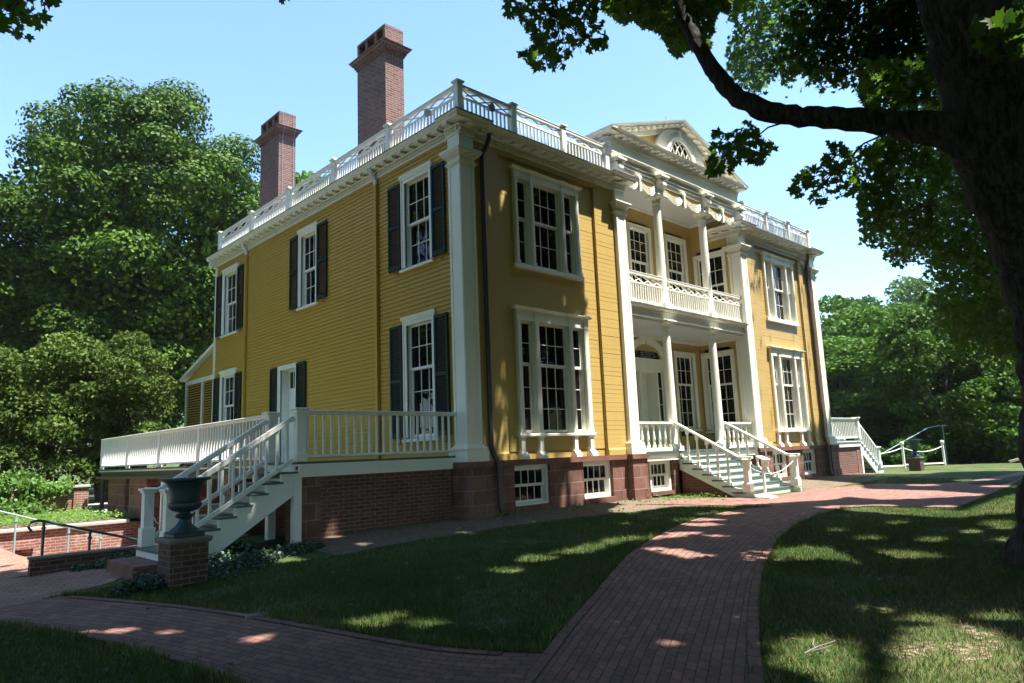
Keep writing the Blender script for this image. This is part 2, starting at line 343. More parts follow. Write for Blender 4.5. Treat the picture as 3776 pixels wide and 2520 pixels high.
# ---- front walls ----------------------------------------------------
OF = F(0.10); OR = F(0.18)
def MX(x): return W - x
tri = {}
def front_bay(mir):
    X = (lambda a, b: (MX(b), MX(a))) if mir else (lambda a, b: (a, b))
    m = MB(OF)
    for (a, b, z0, z1) in ((PW - 0.02, 1.21, 0.17, 7.02), (4.55, XA + 0.02, 0.17, 7.02), (1.21, 4.55, 6.87, 7.02)):
        s0, s1 = X(a, b); clap(m, s0, s1, z0, z1, (), 0.112, 0.0018)
    for (a, b) in ((1.19, 1.21), (4.55, 4.57)):     # reveals of the sunk panel
        s0, s1 = X(a, b); m.box(s0, s1, -0.14, -0.003, 0.17, 6.87)
    s0, s1 = X(1.21, 4.55); m.box(s0, s1, -0.14, -0.003, 6.866, 6.886)
    m.build("wall", "ochre_paint", house)
    m = MB(OR); s0, s1 = X(1.21, 4.55)
    hl = [(*X(1.66, 3.99), 0.56, 3.16), (*X(1.75, 3.87), 4.42, 6.50)]
    clap(m, s0, s1, 0.17, 6.87, hl, 0.112, 0.0018); m.build("wall", "ochre_paint", house)
    m = MB(OF); 
    for (a, b, dn) in ((PW - 0.02, 1.21, 0.03), (4.55, XA + 0.02, 0.03), (1.21, 4.55, -0.09)): 
        s0, s1 = X(a, b); m.prism([(-0.15, 0.0), (dn, 0.0), (dn, 0.13), (dn - 0.02, 0.17), (-0.15, 0.17)], s0, s1)
    m.build("base_board", "ochre_paint", house)
    # tripartite windows; front faces of their strips stand at y = .10
    for lower in (True, False):
        if lower: st = ((1.60, 1.735), (2.175, 2.31), (3.335, 3.465), (3.90, 4.04)); z0, z1, zc = 0.55, 3.09, 3.38
        else: st = ((1.69, 1.79), (2.215, 2.32), (3.30, 3.40), (3.83, 3.93)); z0, z1, zc = 4.40, 6.47, 6.70
        m = MB(OF)
        for (a, b) in st:
            s0, s1 = X(a, b); m.box(s0, s1, -0.26, 0.0, z0, zc - 0.22 + (0.06 if lower else 0.02)); m.box(s0 + 0.022, s1 - 0.022, -0.01, 0.012, z0 + 0.08, z1 - 0.06)
            m.box(s0 - 0.012, s1 + 0.012, -0.20, 0.018, z0, z0 + 0.075)
        s0, s1 = X(st[0][0], st[3][1])
        zf = z1 - 0.01
        m.box(s0, s1, -0.26, -0.004, zf, zc - 0.06)          # frieze
        for (a, b) in st: q0, q1 = X(a, b); m.box(q0 - 0.004, q1 + 0.004, -0.2, 0.012, zf - 0.02, zc - 0.055)
        prof = [(-0.14, zc - 0.06), (0.015, zc - 0.06), (0.035, zc - 0.035), (0.06, zc - 0.02), (0.06, zc + 0.0), (-0.14, zc + 0.012)]
        m.prism(prof, s0 - 0.09, s1 + 0.09)
        for (a, b) in st: q0, q1 = X(a, b); m.prism([(p[0] + (0.022 if p[0] > 0 else 0), p[1] + 0.002) for p in prof], q0 - 0.10, q1 + 0.10)
        # inner jamb mouldings
        op = [(st[0][1], st[1][0]), (st[1][1], st[2][0]), (st[2][1], st[3][0])]
        for (a, b) in op:
            q0, q1 = X(a, b)
            for (c, d) in ((q0, q0 + 0.035), (q1 - 0.035, q1)): m.box(c, d, -0.20, -0.085, z0, zf)
        win = m.build("window", "white_paint", house)
        m = MB(OF)
        if lower: m.prism([(-0.26, 0.555), (-0.26, 0.49), (0.03, 0.49), (0.034, 0.535), (0.02, 0.548)], s0 - 0.05, s1 + 0.05)
        else: m.prism([(-0.26, 4.405), (-0.26, 4.29), (0.014, 4.29), (0.014, 4.37), (0.005, 4.395)], s0 - 0.06, s1 + 0.06)
        m.build("sill", "white_paint", win)
        for i, (a, b) in enumerate(op):
            q0, q1 = X(a, b); nx = 3 if i == 1 else 1
            double_hung(OF, win, q0 + 0.03, q1 - 0.03, z0 + 0.02, zf, nx, 2, 3 if lower else 2, -0.125, (2.10 if lower else 5.51), fr=0.05)
        if lower:     # four flared feet carry the sill
            for (a, b) in st:
                q0, q1 = X(a, b); m = MB(OF)
                m.box(q0 + 0.01, q1 - 0.01, -0.13, 0.0, 0.13, 0.49); m.prism([(-0.13, 0.0), (0.075, 0.0), (0.07, 0.06), (0.03, 0.11), (0.0, 0.15), (-0.13, 0.15)], q0 - 0.03, q1 + 0.03)
                m.box(q0 - 0.02, q1 + 0.02, -0.13, 0.02, 0.455, 0.492); m.build("foot", "white_paint", win)
front_bay(False); front_bay(True)

# ---- pilasters ----
def pilaster(x0, depth, sides):
    x1 = x0 + PW; m = MB(lambda a, b, c: (a, b, c))
    m.box(x0, x1, 0.0, depth, 0.0, 7.02)
    for f in ('f',):       # raised margins round a sunk panel
        for (a, b) in ((x0 + 0.0, x0 + 0.07), (x1 - 0.07, x1 - 0.0)): m.box(a + 0.002, b - 0.002, -0.012, 0.01, 0.40, 6.30)
    if 'l' in sides:
        for (a, b) in ((0.004, 0.07), (depth - 0.07, depth - 0.004)): m.box(x0 - 0.012, x0 + 0.01, a, b, 0.40, 6.30)
    p = m.build("pilaster", "white_paint", house)
    def ring(m, o, z0, z1): m.box(x0 - o, x1 + o, -o, depth + (o if depth < 1 else -0.3), z0, z1)
    m = MB(); ring(m, 0.095, 0.0, 0.20)
    for (o, z0, z1) in ((0.085, 0.20, 0.222), (0.06, 0.222, 0.235), (0.088, 0.235, 0.275), (0.07, 0.275, 0.29), (0.05, 0.29, 0.305), (0.032, 0.305, 0.32), (0.018, 0.32, 0.345)): ring(m, o, z0, z1)
    m.build("base", "white_paint", p)
    m = MB()
    for (o, z0, z1) in ((0.03, 6.30, 6.325), (0.045, 6.325, 6.34), (0.055, 6.34, 6.36), (0.03, 6.36, 6.375), (0.012, 6.375, 6.455), (0.03, 6.455, 6.475), (0.055, 6.475, 6.50), (0.08, 6.50, 6.53), (0.105, 6.53, 6.56), (0.125, 6.56, 6.60), (0.14, 6.60, 6.635), (0.10, 6.635, 6.65)): ring(m, o, z0, z1)
    m.build("capital", "white_paint", p)
pilaster(0.0, 0.40, 'l'); pilaster(XA, 0.42, ''); pilaster(XB, 0.42, 'l'); pilaster(W - PW, 0.40, '')

# ---- cornice ----
def cornice(m, s0, s1, z=7.28, sc=1.0, den=True, mod=True):
    """one straight run in the frame of m; n = 0 is the wall face"""
    Z = lambda d: z + d * sc; N = lambda d: d * sc
    m.box(s0, s1, -0.02, N(0.035), Z(-0.30), Z(-0.255)); m.box(s0, s1, -0.02, N(0.022), Z(-0.255), Z(-0.15))
    if den:
        k = int((s1 - s0) / (0.068 * sc))
        for i in range(k):
            a = s0 + (i + 0.2) * (s1 - s0) / k; m.box(a, a + 0.040 * sc, 0.0, N(0.062), Z(-0.245), Z(-0.165))
    m.prism([(-0.02, Z(-0.15)), (N(0.07), Z(-0.15)), (N(0.085), Z(-0.125)), (-0.02, Z(-0.125))], s0, s1)
    if mod:
        k = max(1, int((s1 - s0) / (0.34 * sc)))
        for i in range(k):
            c = s0 + (i + 0.5) * (s1 - s0) / k; m.box(c - 0.075 * sc, c + 0.075 * sc, 0.0, N(0.225), Z(-0.125), Z(-0.082)); m.box(c - 0.085 * sc, c + 0.085 * sc, 0.0, N(0.24), Z(-0.084), Z(-0.07))
    m.prism([(-0.02, Z(-0.07)), (N(0.25), Z(-0.07)), (N(0.255), Z(-0.025)), (N(0.275), Z(-0.02)), (N(0.285), Z(0.0)), (N(0.305), Z(0.018)), (N(0.31), Z(0.035)), (-0.02, Z(0.04))], s0, s1)
def flash(m, s0, s1, z=7.28, n=0.318): m.box(s0, s1, -0.05, n, z + 0.036, z + 0.058)
m = MB(F(0.10)); f = MB(F(0.10))
for (a, b) in ((PW + 0.06, XA - 0.06), (XB + PW + 0.06, W - PW - 0.06)): cornice(m, a, b); flash(f, a, b)
m.O = f.O = S(SX); cornice(m, 0.46, D + 0.31); flash(f, 0.4, D + 0.32)
m.O = f.O = R_(W - 0.06); cornice(m, 0.46, D + 0.31); flash(f, 0.4, D + 0.32)
m.O = f.O = B_(D); cornice(m, -0.25, W + 0.25, den=False); flash(f, -0.26, W + 0.26)
cz = 7.284
for (x0, x1, dl, dr) in ((0, PW, 0.43, 0), (XA, XA + PW, 0, 1.1), (XB, XB + PW, 1.1, 0), (W - PW, W, 0, 0.43)):
    m.O = f.O = F(0.0); e = 0.31; cornice(m, x0 - (0.02 if True else 0), x1 + 0.02, cz, 1.02)
    # the projecting break over each pilaster: front run, then the returns
    for (N0, N1, zz0, zz1) in ((0.0, 0.065, -0.25, -0.16),):
        pass
    for side, dep in ((-1, dl or 0.12), (1, dr or 0.12)):
        O = S(x0) if side < 0 else R_(x1)
        m.O = O; cornice(m, 0.0 + 0.001, dep, cz + 0.001, 1.02)
        m.O = lambda a, b, c: (a, b, c)
        for (o, zz0, zz1) in ((0.087, -0.153, -0.128), (0.255, -0.0714, -0.02), (0.29, -0.02, 0.0), (0.314, 0.0, 0.036)):   # mitred corner blocks
            m.box(x0 - o if side < 0 else x1, x0 if side < 0 else x1 + o, -o, 0.002, cz + zz0 + 0.0015, cz + zz1 - 0.0015)
        f.O = lambda a, b, c: (a, b, c); f.box(x0 - 0.325 if side < 0 else x1, x0 if side < 0 else x1 + 0.325, -0.325, dep + (0.0 if dep > 0.5 else -0.02), cz + 0.037, cz + 0.061)
    f.box(x0, x1, -0.325, 0.4, cz + 0.037, cz + 0.0615)
cor = m.build("cornice", "white_paint", house); f.build("flashing", "flashing", cor)
m = MB(); m.box(0.02, W - 0.02, 1.86, D, 7.06, 7.325); m.box(0.02, XA + 0.3, 0.5, 1.86, 7.06, 7.324); m.box(XB + 0.1, W - 0.02, 0.5, 1.86, 7.06, 7.324); m.box(XA, XB + PW, 1.86, 5.0, 7.3, 8.3); m.build("roof", "flashing", house)

# ---- roof railing ----
def lattice(m, s0, s1, z0, z1, nx, w=0.028, d=0.022, n=0.0):
    for i in range(nx):
        a, b = s0 + (s1 - s0) * i / nx, s0 + (s1 - s0) * (i + 1) / nx
        m.bar((a, n, z0), (b, n, z1), d, w); m.bar((a, n + 0.004, z1), (b, n + 0.004, z0), d, w)
def rail_run(O, stops, zb, zt, nx, zr, name, mat="white_paint", step=0.115, postw=0.15, ends=(True, True), posts=True, bw=0.034, cap=0.07):
    """a railing in the frame O along s: posts, per bay a top rail, lattice above and a row of square balusters below"""
    m = MB(O); 
    m.box(stops[0], stops[-1], -0.045, 0.045, zt - 0.075, zt - 0.012); m.box(stops[0], stops[-1], -0.055, 0.055, zt - 0.012, zt + 0.008); m.box(stops[0], stops[-1], -0.028, 0.028, zb, zb + 0.05)
    top = m.build(name, mat, house, bevel=0.004)
    for i in range(len(stops) - 1):
        a, b = stops[i] + postw / 2, stops[i + 1] - postw / 2
        if nx:
            m = MB(O); lattice(m, a, b, zr + 0.02, zt - 0.08, nx); m.box(a, b, -0.024, 0.024, zr - 0.02, zr + 0.02); m.build("lattice", mat, top)
        m = MB(O); k = int((b - a) / step)
        for q in range(k):
            c = a + (q + 0.5) * (b - a) / k; m.box(c - bw / 2, c + bw / 2, -bw / 2, bw / 2, zb + 0.05, (zr - 0.02) if nx else zt - 0.075)
        m.build("baluster_row", mat, top)
    if posts:
        for i, s in enumerate(stops):
            if (i == 0 and not ends[0]) or (i == len(stops) - 1 and not ends[1]): continue
            m = MB(O); m.box(s - postw / 2, s + postw / 2, -postw / 2, postw / 2, zb - 0.01, zt + 0.03); m.box(s - postw / 2 - 0.035, s + postw / 2 + 0.035, -postw / 2 - 0.035, postw / 2 + 0.035, zt + 0.03, zt + cap); m.box(s - postw / 2 - 0.018, s + postw / 2 + 0.018, -postw / 2 - 0.018, postw / 2 + 0.018, zt + 0.01, zt + 0.03)
            m.build("post", mat, top, bevel=0.004)
    return top
RB, RT, RM = 7.335, 8.17, 7.90
rail_run(F(0.11), [0.10, 1.74, 3.46, 5.17], RB, RT, 3, RM, "roof_railing")
rail_run(F(0.11), [MX(5.17), MX(3.46), MX(1.74), MX(0.10)], RB, RT, 3, RM, "roof_railing")
rail_run(S(0.10), [0.11, 2.79, 5.42, 8.05, 10.68, 13.3], RB, RT, 4, RM, "roof_railing", ends=(False, True))
rail_run(R_(W - 0.10), [0.11, 2.79, 5.42, 8.05, 10.68, 13.3], RB, RT, 4, RM, "roof_railing", ends=(False, True))
for (p, d) in (((1.02, 0.18, 7.93), (0, -1)), ((0.18, 1.15, 7.93), (-1, 0))):
    m = MB(); m.tube([(p[0] - d[0] * 0.02, p[1] - d[1] * 0.02, p[2]), (p[0] + d[0] * 0.12, p[1] + d[1] * 0.12, p[2] - 0.03), (p[0] + d[0] * 0.16, p[1] + d[1] * 0.16, p[2] - 0.04)], [0.04, 0.085, 0.095], 12); m.build("floodlight", "metal_grey", house, smooth=True)

# ---- chimneys ----
def chimney(y0, cable):
    x0, x1, y1 = 1.02, 1.63, y0 + 1.45; zt = 12.13
    m = MB(); m.box(x0, x1, y0, y1, 7.3, 11.42)
    for i, o in enumerate((0.03, 0.07)): m.box(x0 - o, x1 + o, y0 - o, y1 + o, 11.30 + i * 0.07, 11.37 + i * 0.07 + (0.003 * i))
    c = m.build("chimney", "chimney_brick", house)
    m = MB(); m.prism([(0, 0), (0.1, 0)], 0, 0.001) if False else None
    m.hexa([(x0 - 0.10, y0 - 0.10, 11.44), (x1 + 0.10, y0 - 0.10, 11.44), (x1 + 0.10, y1 + 0.10, 11.44), (x0 - 0.10, y1 + 0.10, 11.44), (x0 - 0.19, y0 - 0.19, 11.56), (x1 + 0.19, y0 - 0.19, 11.56), (x1 + 0.19, y1 + 0.19, 11.56), (x0 - 0.19, y1 + 0.19, 11.56)])
    m.hexa([(x0 - 0.19, y0 - 0.19, 11.56), (x1 + 0.19, y0 - 0.19, 11.56), (x1 + 0.19, y1 + 0.19, 11.56), (x0 - 0.19, y1 + 0.19, 11.56), (x0, y0, 11.64), (x1, y0, 11.64), (x1, y1, 11.64), (x0, y1, 11.64)])
    m.build("cap", "chimney_brick", c)
    m = MB(); t = 0.11       # open flue stage: end walls, back wall, two piers, top slab
    m.box(x0, x1, y0, y0 + t, 11.63, zt - 0.08); m.box(x0, x1, y1 - t, y1, 11.63, zt - 0.08)
    for k in (1, 2): yy = y0 + 1.45 * k / 3; m.box(x0 + 0.003, x1 - 0.003, yy - 0.055, yy + 0.055, 11.63, zt - 0.08)
    m.box(x0 - 0.005, x1 + 0.005, y0 - 0.005, y1 + 0.005, zt - 0.08, zt); m.build("flue_stage", "chimney_brick", c)
    m = MB(); m.box(x0 + 0.25, x0 + 0.35, y0 + t, y1 - t, 11.63, zt - 0.08); m.build("flue", "flue_dark", c)
    if cable:
        for x in (x0 + 0.13, x1 - 0.09):
            m = MB(); m.tube([(x, y0 + 0.3, 12.14), (x, y0 - 0.02, 12.13), (x, y0 - 0.02, 11.66), (x, y0 - 0.20, 11.56), (x, y0 - 0.03, 11.28), (x, y0 - 0.02, 7.3)], 0.008, 5); m.build("lightning_cable", "metal_grey", c)
chimney(4.29, False); chimney(10.81, True)

# ---- front downspouts ----
for x in (0.70, W - 0.70):
    d = 1 if x < 5 else -1
    m = MB(); m.tube([(x + 0.06 * d, -0.12, 7.12), (x + 0.06 * d, -0.12, 7.02), (x + 0.02 * d, -0.07, 6.85), (x - 0.04 * d, 0.02, 6.68), (x - 0.04 * d, 0.03, 6.5), (x - 0.04 * d, 0.03, 0.30), (x - 0.02 * d, -0.02, 0.12), (x + 0.03 * d, -0.09, -0.05), (x + 0.04 * d, -0.10, -0.9), (x + 0.05 * d, -0.12, -1.0), (x + 0.09 * d, -0.2, -1.07)], 0.055, 10)
    for z in (0.25, 3.4, -0.75): m.tube([(x - (0.04 if z > 0 else -0.04) * d, 0.03 if z > 0 else -0.10, z), (x - (0.04 if z > 0 else -0.04) * d, 0.03 if z > 0 else -0.10, z + 0.03)], 0.062, 10)
    m.build("downspout", "copper_brown", house, smooth=True)
# ================================================================== foundation, porch, pediment
OFD = F(0.10)
m = MB()
bw = [(1.33, 2.43), (3.56, 4.65)]; bwm = [(MX(b), MX(a)) for a, b in bw]
def pier(x0, x1, y0, y1, z0, z1): m.box(x0, x1, y0, y1, z0, z1)
for mir in (False, True):
    X = (lambda a, b: (MX(b), MX(a))) if mir else (lambda a, b: (a, b))
    for (a, b) in ((PW, 1.33), (2.43, 3.56), (4.65, XA)): s0, s1 = X(a, b); m.box(s0, s1, 0.08, 0.5, -1.5, -0.115)
    for (a, b) in bw: s0, s1 = X(a, b); m.box(s0 - 0.01, s1 + 0.01, 0.34, 0.5, -1.5, -0.115); m.box(s0, s1, 0.05, 0.5, -1.5, -1.00)
    m.build("foundation", "brownstone", house); m = MB()
for x0 in (0.0, XA, XB, W - PW):
    m = MB(); o = 0.11; m.box(x0 - o, x0 + PW + o, -o, 0.5, -0.86, -0.115); m.box(x0 - o - 0.035, x0 + PW + o + 0.035, -o - 0.035, 0.5, -1.5, -0.858); p = m.build("stone_pier", "brownstone", house)
    m = MB(); o = 0.15; m.box(x0 - o, x0 + PW + o, -o, 0.5, -0.117, -0.001); m.build("cap", "brownstone_plain", p)
for (a, b) in ((PW + 0.15, XA - 0.15), (MX(XA - 0.15), MX(PW + 0.15))):
    m = MB(); m.box(a, b, 0.02, 0.5, -0.119, -0.002); m.build("stone_band", "brownstone_plain", house)
for (a, b) in bw + bwm:
    O = F(0.16)
    m = MB(O); c = 0.07; z0, z1 = -0.98, -0.125
    m.box(a, a + c, -0.17, 0.0, z0, z1); m.box(b - c, b, -0.17, 0.0, z0, z1); m.box(a + c, b - c, -0.17, 0.001, z1 - c, z1); m.box(a + c, b - c, -0.17, 0.02, z0, z0 + 0.05)
    w = m.build("basement_window", "sash_white", house)
    double_hung(O, w, a + c, b - c, z0 + 0.05, z1 - c, 4, 1, 1, -0.06)
    m = MB(O); m.box(a - 0.03, b + 0.03, -0.17, 0.12, -1.10, -0.985); m.build("sill", "brownstone_plain", w)

# porch recess
PY = 1.79; P0, P1 = MX(XB), XB      # inner faces of the two middle pilasters' side walls
P0 = XA + PW; P1 = XB
OB = F(PY)
dz = 0.0
m = MB(OB); up = [(6.27, 7.24), (8.30, 9.27), (10.34, 11.31)]
holes = [(7.85, 9.73, 0.0, 2.88), (10.38, 11.33, 0.72, 3.07), (6.25, 7.20, 0.72, 3.07)] + [(a, b, 4.3, 7.0) for a, b in up]
clap(m, P0 - 0.1, P1 + 0.1, -0.05, 3.62, holes, 0.26, 0.0); clap(m, P0 - 0.1, P1 + 0.1, 3.62, 7.75, holes, 0.26, 0.0)
m.build("wall", "ochre_paint", house)
OP = S(P1); OPL = R_(P0)
for O in (OP, OPL):
    m = MB(O); clap(m, 0.42, PY, -0.05, 7.75, [(0.66, 1.60, 0.64, 3.08), (0.66, 1.60, 4.45, 6.46)], 0.26, 0.0); m.build("wall", "ochre_paint", house)
    m = MB(O); m.box(0.34, 0.425, -0.3, 0.03, -0.02, 3.6); m.box(0.34, 0.425, -0.3, 0.03, 4.0, 7.0); m.build("corner_board", "white_paint", house)
    for (z0, z1, l) in ((0.64, 3.08, 3), (4.45, 6.46, 2)):
        w = casing(O, 0.66, 1.60, z0, z1, 0.13, 0.04, 0.14, 0, 0.10); double_hung(O, w, 0.66, 1.60, z0, z1, 3, 2, l, -0.05)
for (a, b) in up:
    w = casing(OB, a, b, 4.3, 7.0, 0.13, 0.04, 0.14, 0, 0.10); double_hung(OB, w, a, b, 4.3, 7.0, 3, 3, 2, -0.05, 5.95)
for (a, b) in ((10.38, 11.33), (6.25, 7.20)):
    w = casing(OB, a, b, 0.72, 3.07, 0.13, 0.04, 0.14, 0, 0.10); double_hung(OB, w, a, b, 0.72, 3.07, 3, 2, 3, -0.05)
# fanlit front door
m = MB(OB); c = MID
def arc(cx, cz, rx, rz, n=24, a0=0.0, a1=math.pi): return [(cx + rx * math.cos(a0 + (a1 - a0) * i / n), cz + rz * math.sin(a0 + (a1 - a0) * i / n)) for i in range(n + 1)]
for (ra, za, rb, zb_, p) in ((1.00, 0.66, 0.90, 0.57, 0.055), (0.90, 0.57, 0.74, 0.45, 0.035)):
    A, B = arc(c, 2.86, ra, za), arc(c, 2.86, rb, zb_)
    for i in range(24): m.hexa([(A[i][0], -0.1, A[i][1]), (A[i + 1][0], -0.1, A[i + 1][1]), (A[i + 1][0], p, A[i + 1][1]), (A[i][0], p, A[i][1]), (B[i][0], -0.1, B[i][1]), (B[i + 1][0], -0.1, B[i + 1][1]), (B[i + 1][0], p, B[i + 1][1]), (B[i][0], p, B[i][1])])
for sgn in (-1, 1):
    a, b = sorted((c + sgn * 0.78, c + sgn * 1.0)); m.box(a, b, -0.1, 0.05, 0.0, 2.86); a, b = sorted((c + sgn * 0.40, c + sgn * 0.48)); m.box(a, b, -0.40, 0.03, 0.0, 2.52)
    a, b = sorted((c + sgn * 0.48, c + sgn * 0.78)); m.box(a, b, -0.1, 0.012, 0.0, 0.90)
m.box(c - 1.0, c + 1.0, -0.1, 0.045, 2.50, 2.86); m.box(c - 1.02, c + 1.02, -0.1, 0.07, 2.80, 2.858); m.box(c - 0.08, c + 0.08, -0.1, 0.075, 3.30, 3.53); m.box(c - 0.40, c + 0.40, -0.40, 0.02, 2.44, 2.52)
dr = m.build("front_door", "white_paint", house)
m = MB(OB); m.box(c - 0.40, c + 0.40, -0.42, -0.36, 0.0, 2.44)
for (a, b) in ((-0.33, -0.05), (0.05, 0.33)):
    for (z0, z1) in ((0.15, 0.75), (0.88, 1.65), (1.78, 2.30)): m.box(c + a, c + b, -0.362, -0.350, z0, z1)
m.build("leaf", "white_paint", dr)
m = MB(OB); m.tube([(c - 0.28, -0.36, 1.08), (c - 0.28, -0.29, 1.08), (c - 0.28, -0.27, 1.08)], [0.02, 0.035, 0.02], 8); m.build("knob", "black_iron", dr)
m = MB(OB); A = arc(c, 2.865, 0.75, 0.46); m.quad(*[(p[0], -0.05, p[1]) for p in A]); m.build("fanlight", "window_glass", dr)
m = MB(OB)
for i in range(1, 10):
    a = math.pi * i / 10; m.tube([(c, -0.045, 2.87), (c + 0.74 * math.cos(a), -0.045, 2.86 + 0.45 * math.sin(a))], 0.006, 4)
for f_ in (0.35, 0.7): m.tube([(c + 0.74 * f_ * math.cos(a), -0.045, 2.86 + 0.45 * f_ * math.sin(a)) for a in [math.pi * i / 20 for i in range(21)]], 0.006, 4)
m.build("fan_bars", "metal_grey", dr)
for sgn in (-1, 1):
    a, b = sorted((c + sgn * 0.48, c + sgn * 0.78)); m = MB(OB); sash_mesh(m, a, b, 0.90, 2.50, 1, 3, -0.02, 0.04); m.build("sidelight", "sash_white", dr)
    m = MB(OB); panes_mesh(m, a, b, 0.90, 2.50, 1, 3, -0.04, 0.04); m.build("pane", "window_glass", dr)

# floors, ceilings
m = MB(); m.box(P0 - 0.02, P1 + 0.02, -0.08, 1.8, -0.03, 0.03); m.build("porch_floor", "deck_floor_paint", house)
m = MB(); m.box(P0, P1, 0.0, 0.3, -0.165, -0.03); m.box(P0, P1, -0.055, 0.3, -0.20, -0.165)
for x in (XA + PW + 0.11,): pass
m.build("porch_fascia", "white_paint", house)
m = MB(); m.box(P0, P1, 0.30, 1.8, -1.5, -0.2); m.build("foundation", "brownstone", house)
for (a, b) in ((6.19, 7.12), (MX(7.12), MX(6.19))):
    O = F(0.10); m = MB(O); cc = 0.07; z0, z1 = -0.99, -0.205
    m.box(a, a + cc, -0.2, 0, z0, z1); m.box(b - cc, b, -0.2, 0, z0, z1); m.box(a + cc, b - cc, -0.2, 0.001, z1 - 0.05, z1); m.box(a + cc, b - cc, -0.2, 0.015, z0, z0 + 0.08); w = m.build("basement_window", "sash_white", house)
    double_hung(O, w, a + cc, b - cc, z0 + 0.08, z1 - 0.05, 4, 1, 1, -0.07)
    m = MB(O); m.box(a - 0.02, b + 0.17, -0.2, 0.06, -1.09, -0.995); m.build("sill", "brownstone_plain", w)
for x in (7.18, MX(7.18) - 0.22): m = MB(); m.box(x, x + 0.22, 0.03, 0.4, -1.5, -0.2); m.build("stone_pier", "brownstone", house)
m = MB(); m.box(P0, P1, 0.15, PY + 0.02, 3.57, 3.64); m.build("porch_ceiling", "ceiling_paint", house)
m = MB(); m.box(P0 - 0.05, P1 + 0.05, 0.2, PY + 0.02, 7.735, 7.80); m.build("gallery_ceiling", "ceiling_paint", house)
m = MB(); m.box(P0, P1, PY - 0.06, PY, 3.48, 3.568); m.box(P1 - 0.05, P1 + 0.001, 0.43, PY - 0.06, 3.48, 3.568); m.build("crown_moulding", "white_paint", house)
m = MB(); m.box(P0, P1, PY - 0.06, PY, 7.64, 7.733); m.box(P1 - 0.05, P1 + 0.001, 0.43, PY - 0.06, 7.64, 7.733); m.build("crown_moulding", "white_paint", house)
m = MB(F(0.10)); m.box(P0 - 0.02, P1 + 0.02, -0.30, 0.0, 3.66, 3.90)
m.box(P0 - 0.02, P1 + 0.02, -0.30, 0.03, 3.65, 3.70); m.box(P0 - 0.02, P1 + 0.02, -0.3, 0.02, 3.83, 3.86)
k = 150
for i in range(k): a = P0 + (P1 - P0) * i / k; m.box(a, a + 0.024, 0, 0.05, 3.855, 3.885)
m.prism([(-0.1, 3.885), (0.06, 3.885), (0.10, 3.92), (0.115, 3.95), (-0.1, 3.955)], P0 - 0.02, P1 + 0.08)
m.box(P0 - 0.02, P1 + 0.02, -1.7, -0.0, 3.90, 3.985); gb = m.build("gallery_floor", "white_paint", house)
m = MB(F(0.10)); m.box(P0 - 0.02, P1 + 0.09, -0.2, 0.125, 3.953, 3.972); m.build("flashing", "flashing", gb)

# columns
CX = (7.57, MX(7.57)); CY = 0.22
def column(x, z0, z1, plinth):
    m = MB(); r = 0.135; rt = 0.112
    prof = [(0.185, z0 + plinth), (0.195, z0 + plinth + 0.03), (0.185, z0 + plinth + 0.06), (0.155, z0 + plinth + 0.075), (r, z0 + plinth + 0.12)]
    for i in range(1, 9): f_ = i / 8; prof.append((r + (rt - r) * f_ ** 1.6, z0 + plinth + 0.12 + (z1 - 0.26 - z0 - plinth - 0.12) * f_))
    prof += [(0.118, z1 - 0.255), (0.135, z1 - 0.245), (0.135, z1 - 0.22), (0.113, z1 - 0.21), (0.113, z1 - 0.14), (0.125, z1 - 0.135), (0.13, z1 - 0.12), (0.175, z1 - 0.075), (0.185, z1 - 0.06)]
    m.lathe(x, CY, prof, 28); c = m.build("column", "white_paint", house, smooth=True)
    m = MB(); m.box(x - 0.19, x + 0.19, CY - 0.19, CY + 0.19, z0, z0 + plinth); m.build("plinth", "white_paint", c)
    m = MB(); m.box(x - 0.215, x + 0.215, CY - 0.215, CY + 0.215, z1 - 0.06, z1 - 0.03); m.box(x - 0.24, x + 0.24, CY - 0.24, CY + 0.24, z1 - 0.03, z1); m.build("abacus", "white_paint", c)
for x in CX: column(x, 0.03, 3.65, 0.13); column(x, 3.985, 7.34, 0.15)
# gallery railing
for (a, b, nx, st) in ((P0, CX[0] - 0.13, 4, 0), (CX[0] + 0.13, CX[1] - 0.13, 6, 0), (CX[1] + 0.13, P1, 4, 0)):
    rail_run(F(0.16), [a, b], 4.06, 4.88, nx, 4.585, "gallery_railing", posts=False, postw=0.0, step=0.105, bw=0.032)
# porch balustrades with turned balusters
def turned(x, y, z0, z1, name, parent, mat="white_paint"):
    h = z1 - z0; m = MB(); m.box(x - 0.036, x + 0.036, y - 0.036, y + 0.036, z0, z0 + h * 0.16); m.box(x - 0.036, x + 0.036, y - 0.036, y + 0.036, z1 - h * 0.13, z1)
    m.lathe(x, y, [(r, z0 + h * f_) for r, f_ in ((0.022, 0.155), (0.034, 0.19), (0.034, 0.22), (0.02, 0.25), (0.026, 0.28), (0.040, 0.36), (0.041, 0.42), (0.034, 0.55), (0.024, 0.72), (0.02, 0.78), (0.03, 0.80), (0.03, 0.825), (0.02, 0.85), (0.026, 0.875))], 12)
    return m.build(name, mat, parent, smooth=True)
for (a, b) in ((P0, CX[0] - 0.12), (CX[1] + 0.12, P1)):
    m = MB(); m.box(a, b, 0.12, 0.26, 0.76, 0.815); m.box(a, b, 0.14, 0.24, 0.73, 0.762); m.box(a, b, 0.11, 0.27, 0.035, 0.125); pr = m.build("porch_railing", "white_paint", house, bevel=0.008)
    for i in range(7): turned(a + 0.10 + (b - a - 0.16) * i / 6, 0.19, 0.125, 0.735, "baluster", pr)
